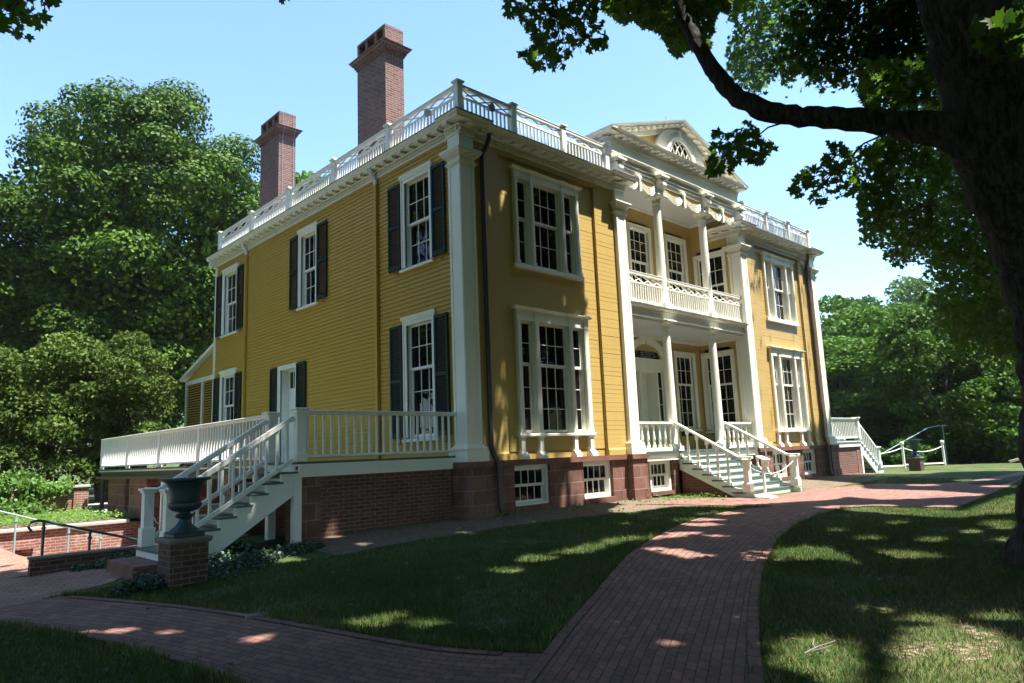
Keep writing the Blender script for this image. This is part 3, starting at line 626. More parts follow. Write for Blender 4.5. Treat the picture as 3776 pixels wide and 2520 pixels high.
# front stairs
SX0, SX1 = 7.45, MX(7.45)
m = MB()
for k in range(7):
    z = -0.15 * (k + 1) + 0.0; y = -0.10 - 0.283 * k
    m.box(SX0 + 0.06, SX1 - 0.06, y - 0.015, y + 0.35, z - 0.15, z - 0.034)
m.box(SX0 + 0.06, SX1 - 0.06, -0.05, 0.02, -0.17, -0.035)
fs = m.build("front_stairs", "white_paint", house)
for k in range(7):
    z = -0.15 * (k + 1); y = -0.10 - 0.283 * k; m = MB(); e = 0.06 if k < 6 else 0.09
    m.box(SX0 - e + 0.02, SX1 + e - 0.02, y - 0.035, y + 0.285, z - 0.034, z); m.build("tread", "deck_floor_paint", fs, bevel=0.006)
for x in (SX0 + 0.03, SX1 - 0.03):
    m = MB(); P = [(0.02, -0.16)]
    for k in range(7): y = -0.10 - 0.283 * k; z = -0.15 * (k + 1) - 0.036; P += [(y + 0.0, z + (0.114 if k else 0.0)), (y, z)] if False else [(y + 0.006, z + 0.112), (y + 0.006, z)]
    P += [(-2.06, -1.087), (-2.06, -1.26), (-1.72, -1.26), (0.02, -0.47)]
    m.prism([(a, b) for a, b in P], x - 0.03, x + 0.03); m.build("stringer", "white_paint", fs)
m = MB(); m.prism([(0.02, -1.5), (0.02, -0.40), (-1.72, -1.22), (-1.72, -1.5)], SX0 + 0.09, SX0 + 0.2); m.build("brick_cheek", "porch_brick", fs)
m = MB(); m.prism([(0.02, -1.5), (0.02, -0.40), (-1.72, -1.22), (-1.72, -1.5)], SX1 - 0.2, SX1 - 0.09); m.build("brick_cheek", "porch_brick", fs)
for x in (SX0 + 0.02, SX1 - 0.02):
    m = MB(); A = (x, CY - 0.12, 0.80); B = (x, -1.70, -0.175); C = (x, -2.10, -0.20)
    m.bar(A, B, 0.11, 0.06); m.bar((x, -1.69, -0.172), (x, -1.78, -0.20), 0.11, 0.06); m.bar((x, -1.77, -0.198), C, 0.11, 0.06); m.build("hand_rail", "white_paint", fs, bevel=0.008)
    for k in range(6):
        y = -0.10 - 0.283 * k + 0.10; zt = 0.80 + (y - (CY - 0.12)) * (0.975 / 1.80) - 0.03; b_ = turned(x, y, -0.15 * (k + 1), zt, "baluster", fs)
    m = MB(); y = -1.93; z = -1.05; m.box(x - 0.075, x + 0.075, y - 0.075, y + 0.075, z, -0.225); m.box(x - 0.105, x + 0.105, y - 0.105, y + 0.105, z, z + 0.21); m.box(x - 0.09, x + 0.09, y - 0.09, y + 0.09, z + 0.21, z + 0.235); m.box(x - 0.09, x + 0.09, y - 0.09, y + 0.09, -0.265, -0.232); m.build("newel_post", "white_paint", fs, bevel=0.006)

# entablature and pediment
EY = 0.08; E0, E1 = 5.40, 12.18
OE = F(EY); m = MB(OE)
m.box(E0, E1, -1.75, 0.0, 7.80, 8.36); m.box(E0 + 0.003, E1 - 0.003, -0.25, -0.012, 7.66, 7.80)
m.box(E0 - 0.02, E1 + 0.02, -0.25, 0.02, 7.77, 7.80); m.box(E0 - 0.045, E1 + 0.045, -0.25, 0.045, 7.865, 7.885); m.box(E0 - 0.025, E1 + 0.025, -0.25, 0.025, 7.885, 7.905)
for (o, a, b) in ((0.03, 7.985, 8.0), (0.06, 8.0, 8.02), (0.09, 8.02, 8.045), (0.11, 8.045, 8.065)): m.box(E0 - o, E1 + o, -0.4, o, a, b)
en = m.build("entablature", "white_paint", house)
m = MB(OE); cornice(m, E0 - 0.0, E1 + 0.0, 8.64, 0.93)
for (O, a, b) in ((S(E0), EY, 1.9), (R_(E1), EY, 1.9)): m.O = O; cornice(m, a, b, 8.641, 0.93)
m.O = lambda a, b, c: (a, b, c)
for (x0, x1) in ((E0 - 0.287, E0), (E1, E1 + 0.287)):
    m.box(x0, x1, EY - 0.287, EY, 8.641, 8.673); 
for (x0, x1) in ((E0 - 0.24, E0), (E1, E1 + 0.24)): m.box(x0, x1, EY - 0.24, EY, 8.576, 8.64)
m.build("cornice", "white_paint", en)
# raking cornice
XL, ZL, ZA = E0 - 0.287, 8.675, 9.955
for sgn in (1, -1):
    L = math.hypot(MID - XL, ZA - ZL); ca, sa = (MID - XL) / L, (ZA - ZL) / L
    def O(s, n, z, sgn=sgn, ca=ca, sa=sa): x = XL + s * ca - z * sa; zz = ZL + s * sa + z * ca; return (x if sgn > 0 else MX(x), EY - n, zz)
    m = MB(O); cornice(m, 0.55, L - 0.02, -0.035, 0.90); m.prism([(-1.9, -0.035), (0.29, -0.035), (0.30, 0.005), (-1.9, 0.005)], 0.0, L); m.build("raking_cornice", "white_paint", house)
m = MB(); m.prism([(XL + 0.35, 8.60), (MX(XL) - 0.35, 8.60), (MID, 9.86)], EY + 0.02, EY + 0.2, axis='n'); m.build("tympanum", "ochre_paint", house)
m = MB(); m.prism([(E0, 8.6), (E1, 8.6), (MID, 9.88)], 1.7, 1.9, axis='n'); m.build("gable_back", "ochre_paint", house)
# fluted shell round the fanlight
m = MB(F(EY)); N = 60
A, B = arc(MID, 8.60, 1.33, 1.05, N), arc(MID, 8.60, 0.80, 0.84, N)
for i in range(N):
    j = i + 1; d0 = 0.065 if i % 2 else 0.035; 
    m.hexa([(A[i][0], -0.05, A[i][1]), (A[j][0], -0.05, A[j][1]), (A[j][0], 0.075, A[j][1]), (A[i][0], 0.075, A[i][1]), (B[i][0], -0.05, B[i][1]), (B[j][0], -0.05, B[j][1]), (B[j][0], d0 - 0.02, B[j][1]), (B[i][0], d0 - 0.02, B[i][1])])
sh = m.build("shell_arch", "white_paint", house)
m = MB(F(EY)); A, B = arc(MID, 8.60, 0.80, 0.84, 32), arc(MID, 8.60, 0.69, 0.73, 32)
for i in range(32):
    j = i + 1; m.hexa([(A[i][0], -0.05, A[i][1]), (A[j][0], -0.05, A[j][1]), (A[j][0], 0.10, A[j][1]), (A[i][0], 0.10, A[i][1]), (B[i][0], -0.05, B[i][1]), (B[j][0], -0.05, B[j][1]), (B[j][0], 0.085, B[j][1]), (B[i][0], 0.085, B[i][1])])
m.box(MID - 0.055, MID + 0.055, -0.02, 0.12, 9.40, 9.66)
fl = m.build("pediment_window", "white_paint", house)
m = MB(F(EY)); m.quad(*[(p[0], 0.02, p[1]) for p in arc(MID, 8.60, 0.71, 0.75, 32)]); m.build("pane", "window_glass", fl)
m = MB(F(EY))
for k in range(-2, 3):       # interlaced gothic bars
    for sgn in (-1, 1):
        P = []
        for i in range(17):
            a = i / 16 * 1.4; x = MID + k * 0.28 + sgn * 0.70 * (1 - math.cos(a)); z = 8.60 + 0.78 * math.sin(a)
            if ((x - MID) / 0.70) ** 2 + ((z - 8.60) / 0.74) ** 2 < 1: P.append((x, 0.035, z))
        if len(P) > 2: m.tube(P, 0.019, 6)
m.build("glazing_bars", "sash_white", fl)
m = MB(); m.tube([(8.52, EY + 0.2, 9.85), (8.52, EY + 0.2, 10.15)], 0.010, 5); m.build("lightning_rod", "metal_grey", house)
# scroll brackets over the columns and pilasters
def bracket(x0, x1):
    m = MB(F(0.06)); P = []
    for i in range(13): a = math.pi * (-0.35 + 1.15 * i / 12); P.append((0.06 + 0.11 * math.cos(a) * 1.0, 7.66 + 0.13 * math.sin(a)))
    prof = [(-0.32, 7.345), (0.02, 7.345), (0.025, 7.42), (0.05, 7.50)] + P[1:] + [(-0.32, 7.80)]
    m.prism(prof, x0, x1); m.box(x0 - 0.035, x1 + 0.035, -0.3, 0.20, 7.80, 7.83); m.box(x0 - 0.06, x1 + 0.06, -0.3, 0.225, 7.83, 7.885); m.box(x0 + 0.05, x1 - 0.05, -0.1, 0.178, 7.60, 7.72)
    m.build("bracket", "white_paint", house, smooth=False)
for x in (5.42, CX[0] - 0.14, CX[1] - 0.14, MX(5.42) - 0.28): bracket(x, x + 0.28)
# carved drapery between the brackets
def swag(s0, s1):
    c = (s0 + s1) / 2; m = MB(F(0.12)); 
    for half in (0, 1):
        a, b = (s0, c) if half == 0 else (c, s1); n = 20; K = 4
        g = []
        for i in range(n + 1):
            t_ = i / n; x = a + (b - a) * t_; row = []
            for k in range(K * 4 + 1):
                u = k / (K * 4); sn = math.sin(math.pi * t_); top = 7.63 - 0.17 * sn; bot = 7.56 - 0.38 * sn ** 0.7
                z = top + (bot - top) * u; fold = 0.5 + 0.5 * math.cos(2 * math.pi * u * K); row.append((x, 0.015 + 0.05 * u * math.sin(math.pi * t_) ** 0.5 + 0.055 * fold * (0.3 + 0.7 * math.sin(math.pi * t_)), z))
            g.append(row)
        i0 = len(m.v)
        for r in g: m.pts(r)
        q = K * 4 + 1
        for i in range(n):
            for k in range(K * 4): m.f.append((i0 + i * q + k, i0 + (i + 1) * q + k, i0 + (i + 1) * q + k + 1, i0 + i * q + k + 1))
    for x in (c,):      # knot and tail
        m.prism([(x - 0.05, 7.66), (x + 0.05, 7.66), (x + 0.03, 7.52), (x + 0.06, 7.22), (x - 0.06, 7.22), (x - 0.03, 7.52)], 0.03, 0.11, axis='n')
        for a in range(5): t_ = math.pi * a / 4; m.prism([(x + 0.10 * math.cos(t_) - 0.03, 7.66 + 0.05 * math.sin(t_)), (x + 0.10 * math.cos(t_) + 0.03, 7.66 + 0.05 * math.sin(t_)), (x + 0.02, 7.60), (x - 0.02, 7.60)], 0.04, 0.10, axis='n')
    for x in (s0, s1): m.prism([(x - 0.035, 7.64), (x + 0.035, 7.64), (x + 0.045, 7.36), (x - 0.045, 7.36)], 0.0, 0.05, axis='n')
    w = m.build("swag", "white_paint", house, smooth=True)
    m = MB(F(0.14)); m.box(s0, s1, -0.03, 0.0, 7.52, 7.70); m.build("back_board", "ochre_paint", w)
swag(5.74, CX[0] - 0.18); swag(CX[0] + 0.18, CX[1] - 0.18); swag(CX[1] + 0.18, MX(5.74))

# ================================================================== side decks
def deck(mir):
    X = (lambda a, b: (W - b, W - a)) if mir else (lambda a, b: (a, b)); x = (lambda a: W - a) if mir else (lambda a: a)
    L = -3.42; ys, ye = 0.30, 12.75
    m = MB(); a, b = X(L - 0.10, 0.06); m.box(a, b, ys - 0.02, ye, 0.095, 0.135); dk = m.build("side_deck", "deck_floor_paint", house)
    m = MB(); a, b = X(L - 0.06, 0.0); m.box(a, b, ys - 0.03, ys + 0.05, 0.065, 0.094); a, b = X(L - 0.03, -0.005); m.box(a, b, ys + 0.0, ys + 0.06, -0.125, 0.065)
    a, b = X(L - 0.06, L + 0.0); m.box(a, b, ys + 0.05, ye, 0.06, 0.094); 
    m.build("fascia", "deck_white", dk)
    m = MB(); a, b = X(L - 0.0, L + 0.14); m.box(a, b, ys + 1.25, ye, -0.12, 0.058); m.build("beam", "copper_brown", dk)  # brown beam under the deck edge; its dark colour includes the shadow there
    # railings: along the front edge, and along the outer edge
    def run(O, stops, yy):
        m = MB(O); m.box(stops[0], stops[-1], -0.05, 0.05, 0.935, 0.985); m.box(stops[0], stops[-1], -0.065, 0.065, 0.985, 1.012); m.box(stops[0], stops[-1], -0.03, 0.03, 0.20, 0.245); m.build("hand_rail", "deck_white", dk, bevel=0.006)
        for i in range(len(stops) - 1):
            m = MB(O); a, b = stops[i] + 0.07, stops[i + 1] - 0.07; k = int((b - a) / 0.15)
            for q in range(k): c = a + (q + 0.5) * (b - a) / k; m.box(c - 0.019, c + 0.019, -0.019, 0.019, 0.245, 0.935)
            m.build("baluster_row", "deck_white", dk)
    def post(px, py, big=True, z0=0.135, zt=1.012):
        m = MB(); w = 0.085 if big else 0.045; m.box(px - w, px + w, py - w, py + w, z0, zt - 0.05)
        if big: m.box(px - w - 0.02, px + w + 0.02, py - w - 0.02, py + w + 0.02, zt - 0.055, zt + 0.002); m.box(px - w - 0.045, px + w + 0.045, py - w - 0.045, py + w + 0.045, zt - 0.0, zt + 0.035); m.box(px - w - 0.02, px + w + 0.02, py - w - 0.02, py + w + 0.02, z0, z0 + 0.13)
        m.build("post", "deck_white", dk, bevel=0.006)
    a, b = X(L, -0.02); run(F(ys + 0.08), [a, b], 0)
    (lambda: run(S(L) if not mir else R_(W - L), [1.47, 4.95, 7.55, 10.15, 12.68], 0))()
    post(x(L), ys + 0.08); post(x(L), 1.47)
    for yy in (4.95, 7.55, 10.15, 12.68): post(x(L), yy, False)
    m = MB(); a, b = X(L + 0.03, 0.0); m.box(a, b, ye - 0.05, ye, 0.2, 1.0) if False else None
    # brick wall below the front edge with brownstone quoins
    m = MB(); a, b = X(L + 0.38, -0.15); m.box(a, b, ys + 0.06, ys + 0.36, -1.6, -0.125); m.build("brick_wall", "foundation_brick", dk)
    m = MB(); a, b = X(L - 0.07, L + 0.38); m.box(a, b, ys + 0.045, ys + 0.42, -1.6, -0.13); m.build("stone_pier", "brownstone", dk)
    # open undercroft: piers, back wall, posts
    for (p, q) in ((3.4, 3.85), (5.6, 6.9), (8.65, 10.05), (10.45, 12.1)):
        m = MB(); a, b = X(L + 0.05, L + 0.5); m.box(a, b, p, q, -2.2, -0.12); m.build("stone_pier", "brownstone", dk)
    m = MB(); a, b = X(-0.2, 0.05); m.box(a, b, 0.5, 13.4, -2.2, 0.10); m.build("brick_wall", "foundation_brick", dk)
    m = MB(); m.box(*X(L + 0.12, L + 0.20), 10.2, 10.32, -1.2, -0.10); m.box(*X(L + 0.12, L + 0.2), 7.6, 7.8, -2.0, -0.1); m.build("timber_post", "deck_white", dk)
    m = MB(); m.box(*X(L - 0.12, L + 0.3), ys + 0.3, ye + 0.05, -0.14, -0.06); m.build("gutter", "copper_brown", dk)
    m = MB(); px = x(L + 0.0); m.tube([(px, 12.5, -0.08), (px, 12.5, -1.0), (px - (0.1 if not mir else -0.1), 12.4, -1.15)], 0.06, 8); m.build("downspout", "copper_brown", dk)
    # stairs going down outwards
    n = 6; y0, y1 = ys + 0.03, 1.50; yc = (y0 + 0.08, 1.47)
    m = MB()
    for k in range(n + 1): z = -0.025 - 0.161 * k; a, b = X(L - 0.08 - 0.254 * k - 0.03, L - 0.08 - 0.254 * k); m.box(a, b, y0 + 0.10, y1 - 0.06, z - 0.161, z + 0.0); 
    m.box(*X(L - 0.07, L - 0.04), y0 + 0.1, y1 - 0.06, -0.03, 0.094)
    m.box(*X(L - 2.17, L - 1.6), y0 - 0.02, y1 + 0.02, -1.30, -1.125); st = m.build("stair_risers", "deck_white", dk)
    for k in range(n):
        z = -0.025 - 0.161 * k; a, b = X(L - 0.11 - 0.254 * (k + 1), L - 0.06 - 0.254 * k); m = MB(); m.box(a, b, y0 - 0.035, y1 - 0.02, z - 0.032, z); m.build("tread", "deck_floor_paint", st, bevel=0.005)
    m = MB(); a, b = X(L - 2.20, L - 1.56); m.box(a, b, y0 - 0.04, y1 + 0.04, -1.125, -1.09); m.build("tread", "deck_floor_paint", st, bevel=0.005)
    for (c, d) in ((y0 + 0.0, y0 + 0.06), (y1 - 0.09, y1 - 0.04)):
        m = MB(); P = [(L - 0.0, 0.0), (L - 0.085, -0.0)]
        for k in range(n): P += [(L - 0.085 - 0.254 * k, -0.06 - 0.161 * k), (L - 0.085 - 0.254 * (k + 1), -0.06 - 0.161 * k)]
        P += [(L - 1.61, -1.13), (L - 1.72, -1.27), (L - 1.45, -1.27), (L - 0.03, -0.36)]
        m.prism([(x(p[0]), p[1]) for p in P], c, d, axis='n'); m.build("stringer", "deck_white", st)
        yy = (c + d) / 2 + (0.05 if c < 1 else 0.0)
        m = MB(); A = (x(L - 0.10), yy, 0.885); B = (x(L - 1.90), yy, -0.235); m.bar(A, B, 0.075, 0.085); m.bar((x(L - 1.88), yy, -0.22), (x(L - 2.10), yy, -0.20), 0.09, 0.06)
        m.bar((x(L - 0.10), yy, 0.17), (x(L - 1.98), yy, -0.97), 0.05, 0.075)
        m.build("hand_rail", "deck_white", st, bevel=0.006)
        m = MB()
        for q in range(10): t_ = (q + 0.6) / 10; px = L - 0.10 - 1.80 * t_; zt = 0.885 - 1.12 * t_; m.box(*X(px - 0.019, px + 0.019), yy - 0.019, yy + 0.019, zt - 0.70, zt - 0.03)
        m.build("baluster_row", "deck_white", st)
        px = L - 2.05; m = MB(); m.box(*X(px - 0.075, px + 0.075), yy - 0.075, yy + 0.075, -1.09, -0.235); m.box(*X(px - 0.10, px + 0.10), yy - 0.10, yy + 0.10, -1.09, -0.80); m.box(*X(px - 0.095, px + 0.095), yy - 0.095, yy + 0.095, -0.265, -0.225); m.box(*X(px - 0.12, px + 0.12), yy - 0.12, yy + 0.12, -0.225, -0.19); m.build("newel_post", "deck_white", st, bevel=0.006)
    for yy in (y0 + 0.05, y1 - 0.15):
        m = MB(); m.box(*X(L - 0.12, L + 0.02), yy - 0.06, yy + 0.06, -1.35, -0.10) ; m.build("post", "deck_white", dk)
deck(False); deck(True)

# ---- rear lean-to and remaining walls ----
m = MB(S(0.25)); clap(m, 13.5, 16.7, 3.28, 4.4, (), 0.1, 0.0); m.v = [(v[0], v[1], min(v[2], 4.20 - (v[1] - 13.5) * 0.29)) for v in m.v]; ax_ = m.build("lean_to", "side_ochre", house)
m = MB(S(0.26)); m.box(13.4, 16.75, -0.05, 0.03, 3.12, 3.28); 
for y in (13.55, 15.05, 16.66): m.box(y - 0.05, y + 0.05, -0.05, 0.04, -0.2, 3.12)
m.build("frame", "white_paint", ax_)
m = MB(S(0.26))
for (a, b) in ((13.6, 15.0), (15.1, 16.61)):
    for q in range(34): z = 0.0 + q * 0.092; m.hexa([(a, -0.05, z + 0.06), (b, -0.05, z + 0.06), (b, 0.02, z), (a, 0.02, z), (a, -0.05, z + 0.075), (b, -0.05, z + 0.075), (b, 0.02, z + 0.015), (a, 0.02, z + 0.015)])
m.build("louvre", "side_ochre", ax_)
m = MB(); m.box(0.32, 6, 13.5, 16.7, -1.5, 3.2); m.build("core", "flue_dark", ax_)
m = MB(); m.prism([(13.4, 4.34), (17.0, 3.30), (17.0, 3.42), (13.4, 4.46)], 0.1, 10.0); m.v = [(v[0], v[1], v[2]) for v in m.v]; m.build("lean_to_roof", "white_paint", ax_)
m = MB(); m.box(0.1, W - 0.1, D - 0.05, D, -1.5, 7.0); m.box(W - 0.09, W - 0.06, 0.3, D - 0.05, -1.5, 7.0); m.build("wall", "side_ochre", house)
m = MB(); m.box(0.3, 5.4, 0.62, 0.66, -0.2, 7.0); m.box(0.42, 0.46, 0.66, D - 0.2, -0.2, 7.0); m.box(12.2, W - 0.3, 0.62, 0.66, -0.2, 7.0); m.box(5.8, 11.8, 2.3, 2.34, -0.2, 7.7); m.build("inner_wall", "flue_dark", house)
# ================================================================== ground
CP = np.array([(-0.1, -0.1, -1.1), (5.2, -0.1, -1.13), (12.0, -0.1, -1.13), (17.1, -0.1, -1.12), (-3.5, 0.3, -1.2), (-5.8, -0.7, -1.42), (-7.0, 1.8, -1.45), (10.0, -2.0, -1.21), (7.5, -2.1, -1.2), (9.3, -6.0, -1.27), (-9.0, -11.0, -1.42), (22.0, 0.3, -1.24), (24.0, -1.0, -1.3), (28.0, 0.5, -1.33), (32.0, 0.0, -1.34), (30.0, -5.0, -1.32), (0.0, -8.0, -1.4), (-7.0, -6.0, -1.43), (-9.0, -2.0, -1.46), (4.0, -4.0, -1.27), (-3.0, -3.0, -1.32), (-12.0, 6.0, -1.46), (-12.0, -6.0, -1.45), (18.0, -8.0, -1.3), (8.0, -14.0, -1.4), (-3.0, -16.0, -1.45), (20.0, 14.0, -1.3), (36.0, -12.0, -1.4), (8.0, 18.0, -1.2), (-6.0, 16.0, -1.25), (-14.0, 20.0, -1.3)])
def tps(P):
    n = len(P); d = np.linalg.norm(P[:, None, :2] - P[None, :, :2], axis=2); K = np.where(d > 0, d * d * np.log(d + 1e-9), 0) + np.eye(n) * 0.5
    A = np.block([[K, np.c_[np.ones(n), P[:, :2]]], [np.r_[np.ones((1, n)), P[:, :2].T], np.zeros((3, 3))]])
    return np.linalg.solve(A, np.r_[P[:, 2], 0, 0, 0])
TW = tps(CP)
def gz(x, y):
    x = np.asarray(x, float); y = np.asarray(y, float)
    r = np.hypot(np.maximum(np.abs(x - 8) - 28, 0), np.maximum(np.abs(y - 1) - 19, 0)); f = np.clip(1 - r / 12, 0, 1)
    xc = np.clip(x, -20, 36); yc = np.clip(y, -18, 20)
    d = np.sqrt((xc[..., None] - CP[:, 0]) ** 2 + (yc[..., None] - CP[:, 1]) ** 2)
    z = (np.where(d > 0, d * d * np.log(d + 1e-9), 0) * TW[:len(CP)]).sum(-1) + TW[-3] + TW[-2] * xc + TW[-1] * yc
    return z * f + (-1.4) * (1 - f)
def tz(x, y):
    """terrain incl. the sunk court, the undercroft, the planting bed and the falling ground at the right"""
    z = gz(x, y)
    z = np.where((x > -6.75) & (x < -3.0) & (y > 2.40) & (y < 8.95), -2.5, z)
    z = np.where((x > -3.1) & (x < 0.05) & (y > 0.45) & (y < 13.0), -1.9, z)
    z = np.where((x > -14) & (x < -3.3) & (y > 8.95) & (y < 13.3), -1.13, z)
    z = np.where((x > 0.3) & (x < 17.3) & (y > 0.45) & (y < 13.3), -1.7, z)
    z = z - np.clip((x - 34.5) * 0.30, 0, 4.0) * np.clip((y + 16) / 8, 0, 1)
    far = np.clip((np.hypot(x - 10, y) - 75) / 130, 0, 1); east = np.clip((x - 20) / 60, 0, 1)
    return z + 24 * far ** 1.3 * east + 3 * far
def lawn_mat():
    t = NT("lawn_grass"); p = t.pos()
    n1 = t.noise(p, 0.45, 4); n2 = t.noise(p, 3.2, 5, 0.65); n3 = t.noise(p, 60.0, 3); n4 = t.noise(p, 1.6, 5, 0.7)
    c = t.mix(t.fmap(n2, 0.3, 0.7, 0, 1), (0.022, 0.050, 0.010), (0.055, 0.088, 0.022))
    c = t.mix(t.fmap(n1, 0.42, 0.66, 0, 0.7), c, (0.115, 0.125, 0.042))
    c = t.mix(t.fmap(n4, 0.54, 0.70, 0, 0.8), c, (0.20, 0.155, 0.080))
    c = t.mix(t.fmap(n3, 0.3, 0.7, 0, 0.5), c, (0.020, 0.036, 0.010))
    t.bsdf(c, 0.9, t.math('ADD', n3, t.math('MULTIPLY', n2, 0.6)), 0.7, 0.03, 0.2); return t.m
lawn_mat()
def soil_mat():
    t = NT("bare_soil"); p = t.pos(); n2 = t.noise(p, 14, 5, 0.7); n3 = t.noise(p, 90, 3); n1 = t.noise(p, 2, 3)
    c = t.mix(t.fmap(n2, 0.35, 0.65, 0, 1), (0.095, 0.070, 0.050), (0.215, 0.165, 0.122)); c = t.mix(t.fmap(n1, 0.5, 0.7, 0, 0.5), c, (0.075, 0.075, 0.035)); c = t.mix(t.fmap(n3, 0.55, 0.7, 0, 0.6), c, (0.36, 0.28, 0.20))
    t.bsdf(c, 0.95, t.math('ADD', n2, n3), 0.9, 0.03, 0.15)
soil_mat()
def paver(name, uv, bw, bh, c1, c2, mort, moss=0.0, ms=0.006, off=0.5):
    t = NT(name); p = t.pos()
    if uv: u = t.n("ShaderNodeUVMap"); u.uv_map = "UVMap"; v = u.outputs[0]
    else:
        mp = t.n("ShaderNodeMapping"); t.l(p, mp.inputs[0]); mp.inputs['Rotation'].default_value = (0, 0, math.radians(uv if uv else 0) if uv else math.radians(22)); v = mp.outputs[0]
    nz = t.n("ShaderNodeTexNoise"); nz.inputs['Scale'].default_value = 5.0; t.l(p, nz.inputs['Vector'])
    vv = t.n("ShaderNodeMixRGB", blend_type='LINEAR_LIGHT'); vv.inputs[0].default_value = 0.008; t.l(v, vv.inputs[1]); t.l(nz.outputs['Color'], vv.inputs[2])
    b = t.n("ShaderNodeTexBrick"); b.offset = off; t.l(vv.outputs[0], b.inputs['Vector']); b.inputs['Scale'].default_value = 1.0
    b.inputs['Brick Width'].default_value = bw; b.inputs['Row Height'].default_value = bh; b.inputs['Mortar Size'].default_value = ms; b.inputs['Mortar Smooth'].default_value = 0.4
    b.inputs['Color1'].default_value = (*c1, 1); b.inputs['Color2'].default_value = (*c2, 1); b.inputs['Mortar'].default_value = (*mort, 1)
    n2 = t.noise(p, 55, 4, 0.7); n1 = t.noise(p, 1.1, 4); n3 = t.noise(p, 11, 4)
    c = t.mix(t.fmap(n2, 0.35, 0.7, 0, 0.35), b.outputs['Color'], tuple(x * 0.5 for x in c1)); c = t.mix(t.fmap(n1, 0.45, 0.7, 0, 0.45), c, tuple(x * 0.55 for x in c1)); c = t.mix(t.fmap(n3, 0.55, 0.75, 0, 0.4), c, tuple(min(1, x * 1.3) for x in c2))
    if moss: c = t.mix(t.math('MULTIPLY', b.outputs['Fac'], t.fmap(n1, 0.35, 0.6, 0.3, 1)), c, (0.035, 0.05, 0.018)); c = t.mix(t.fmap(t.noise(p, 4, 5, 0.7), 0.52, 0.7, 0, moss), c, (0.07, 0.075, 0.04))
    h = t.math('SUBTRACT', t.math('MULTIPLY', n2, 0.3), t.math('MULTIPLY', b.outputs['Fac'], 1.2)); t.bsdf(c, 0.8, h, 0.8, 0.012, 0.35)
paver("path_brick", True, 0.205, 0.102, (0.155, 0.082, 0.070), (0.285, 0.140, 0.104), (0.030, 0.024, 0.020))
paver("court_brick", False, 0.21, 0.105, (0.24, 0.125, 0.095), (0.31, 0.175, 0.135), (0.10, 0.085, 0.06), 0.45)
paver("pale_pave", False, 0.6, 0.6, (0.36, 0.33, 0.29), (0.42, 0.39, 0.35), (0.2, 0.19, 0.17))

def grid_lines(a, b, step, far, grow=1.35):
    L = list(np.arange(a, b + 1e-6, step)); d = step
    while L[-1] < far[1]: d *= grow; L.append(L[-1] + d)
    d = step
    while L[0] > far[0]: d *= grow; L.insert(0, L[0] - d)
    return np.array(L)
gx = grid_lines(-15, 38, 0.25, (-420, 520)); gy = grid_lines(-19, 20, 0.25, (-420, 520))
GX, GY = np.meshgrid(gx, gy); GZ = tz(GX, GY)
nx_, ny_ = len(gx), len(gy); idx = np.arange(nx_ * ny_).reshape(ny_, nx_)
quads = np.stack([idx[:-1, :-1], idx[:-1, 1:], idx[1:, 1:], idx[1:, :-1]], -1).reshape(-1, 4)
def np_mesh(name, V, Fc, mat, k=4, smooth=False, parent=None, uv=None):
    me = bpy.data.meshes.new(name); V = np.ascontiguousarray(V, dtype=np.float32); Fc = np.ascontiguousarray(Fc, dtype=np.int32); n = len(Fc)
    me.vertices.add(len(V)); me.vertices.foreach_set("co", V.ravel()); me.loops.add(n * k); me.loops.foreach_set("vertex_index", Fc.ravel())
    me.polygons.add(n); me.polygons.foreach_set("loop_start", np.arange(n, dtype=np.int32) * k); me.polygons.foreach_set("loop_total", np.full(n, k, np.int32))
    if smooth: me.polygons.foreach_set("use_smooth", np.ones(n, bool))
    if uv is not None: l = me.uv_layers.new(name="UVMap"); l.data.foreach_set("uv", np.ascontiguousarray(uv[Fc.ravel()], dtype=np.float32).ravel())
    me.update(calc_edges=True); me.validate(); me.materials.append(MATS[mat] if isinstance(mat, str) else mat)
    o = bpy.data.objects.new(name, me); COL.objects.link(o)
    if parent is not None: attach(o, parent)
    return o
lawn = tag(np_mesh("lawn", np.stack([GX, GY, GZ], -1).reshape(-1, 3), quads, "lawn_grass", smooth=False), kind="structure")

def resample(P, n):
    P = np.array(P, float); d = np.r_[0, np.cumsum(np.linalg.norm(np.diff(P, axis=0), axis=1))]; t = np.linspace(0, d[-1], n); return np.stack([np.interp(t, d, P[:, i]) for i in range(P.shape[1])], -1)
def smoothp(P, it=2):
    P = np.array(P, float)
    for _ in range(it): Q = np.r_[P[:1], np.stack([0.75 * P[:-1] + 0.25 * P[1:], 0.25 * P[:-1] + 0.75 * P[1:]], 1).reshape(-1, P.shape[1]), P[-1:]]; P = Q
    return P
def strip(name, Lp, Rp, n, m, dz, mat, kind="structure", zf=gz, edge=True):
    """a sheet between two edge lines laid on the ground, u across and v along for the bricks"""
    A, B = resample(Lp, n), resample(Rp, n); t = np.linspace(0, 1, m + 1)[None, :, None]
    XY = A[:, None] * (1 - t) + B[:, None] * t; Z = zf(XY[..., 0], XY[..., 1]) + dz
    C_ = XY.mean(1); v = np.r_[0, np.cumsum(np.linalg.norm(np.diff(C_, axis=0), axis=1))]; w = np.linalg.norm(B - A, axis=1)
    UV = np.stack([np.broadcast_to(v[:, None], Z.shape), t[..., 0] * w[:, None]], -1).reshape(-1, 2)
    V = np.concatenate([XY, Z[..., None]], -1); 
    if edge: V[:, 0, 2] -= 0.0; V[:, -1, 2] -= 0.0
    V = V.reshape(-1, 3); I = np.arange(n * (m + 1)).reshape(n, m + 1)
    Q = np.stack([I[:-1, :-1], I[:-1, 1:], I[1:, 1:], I[1:, :-1]], -1).reshape(-1, 4)
    return tag(np_mesh(name, V, Q, mat, uv=UV), kind=kind)
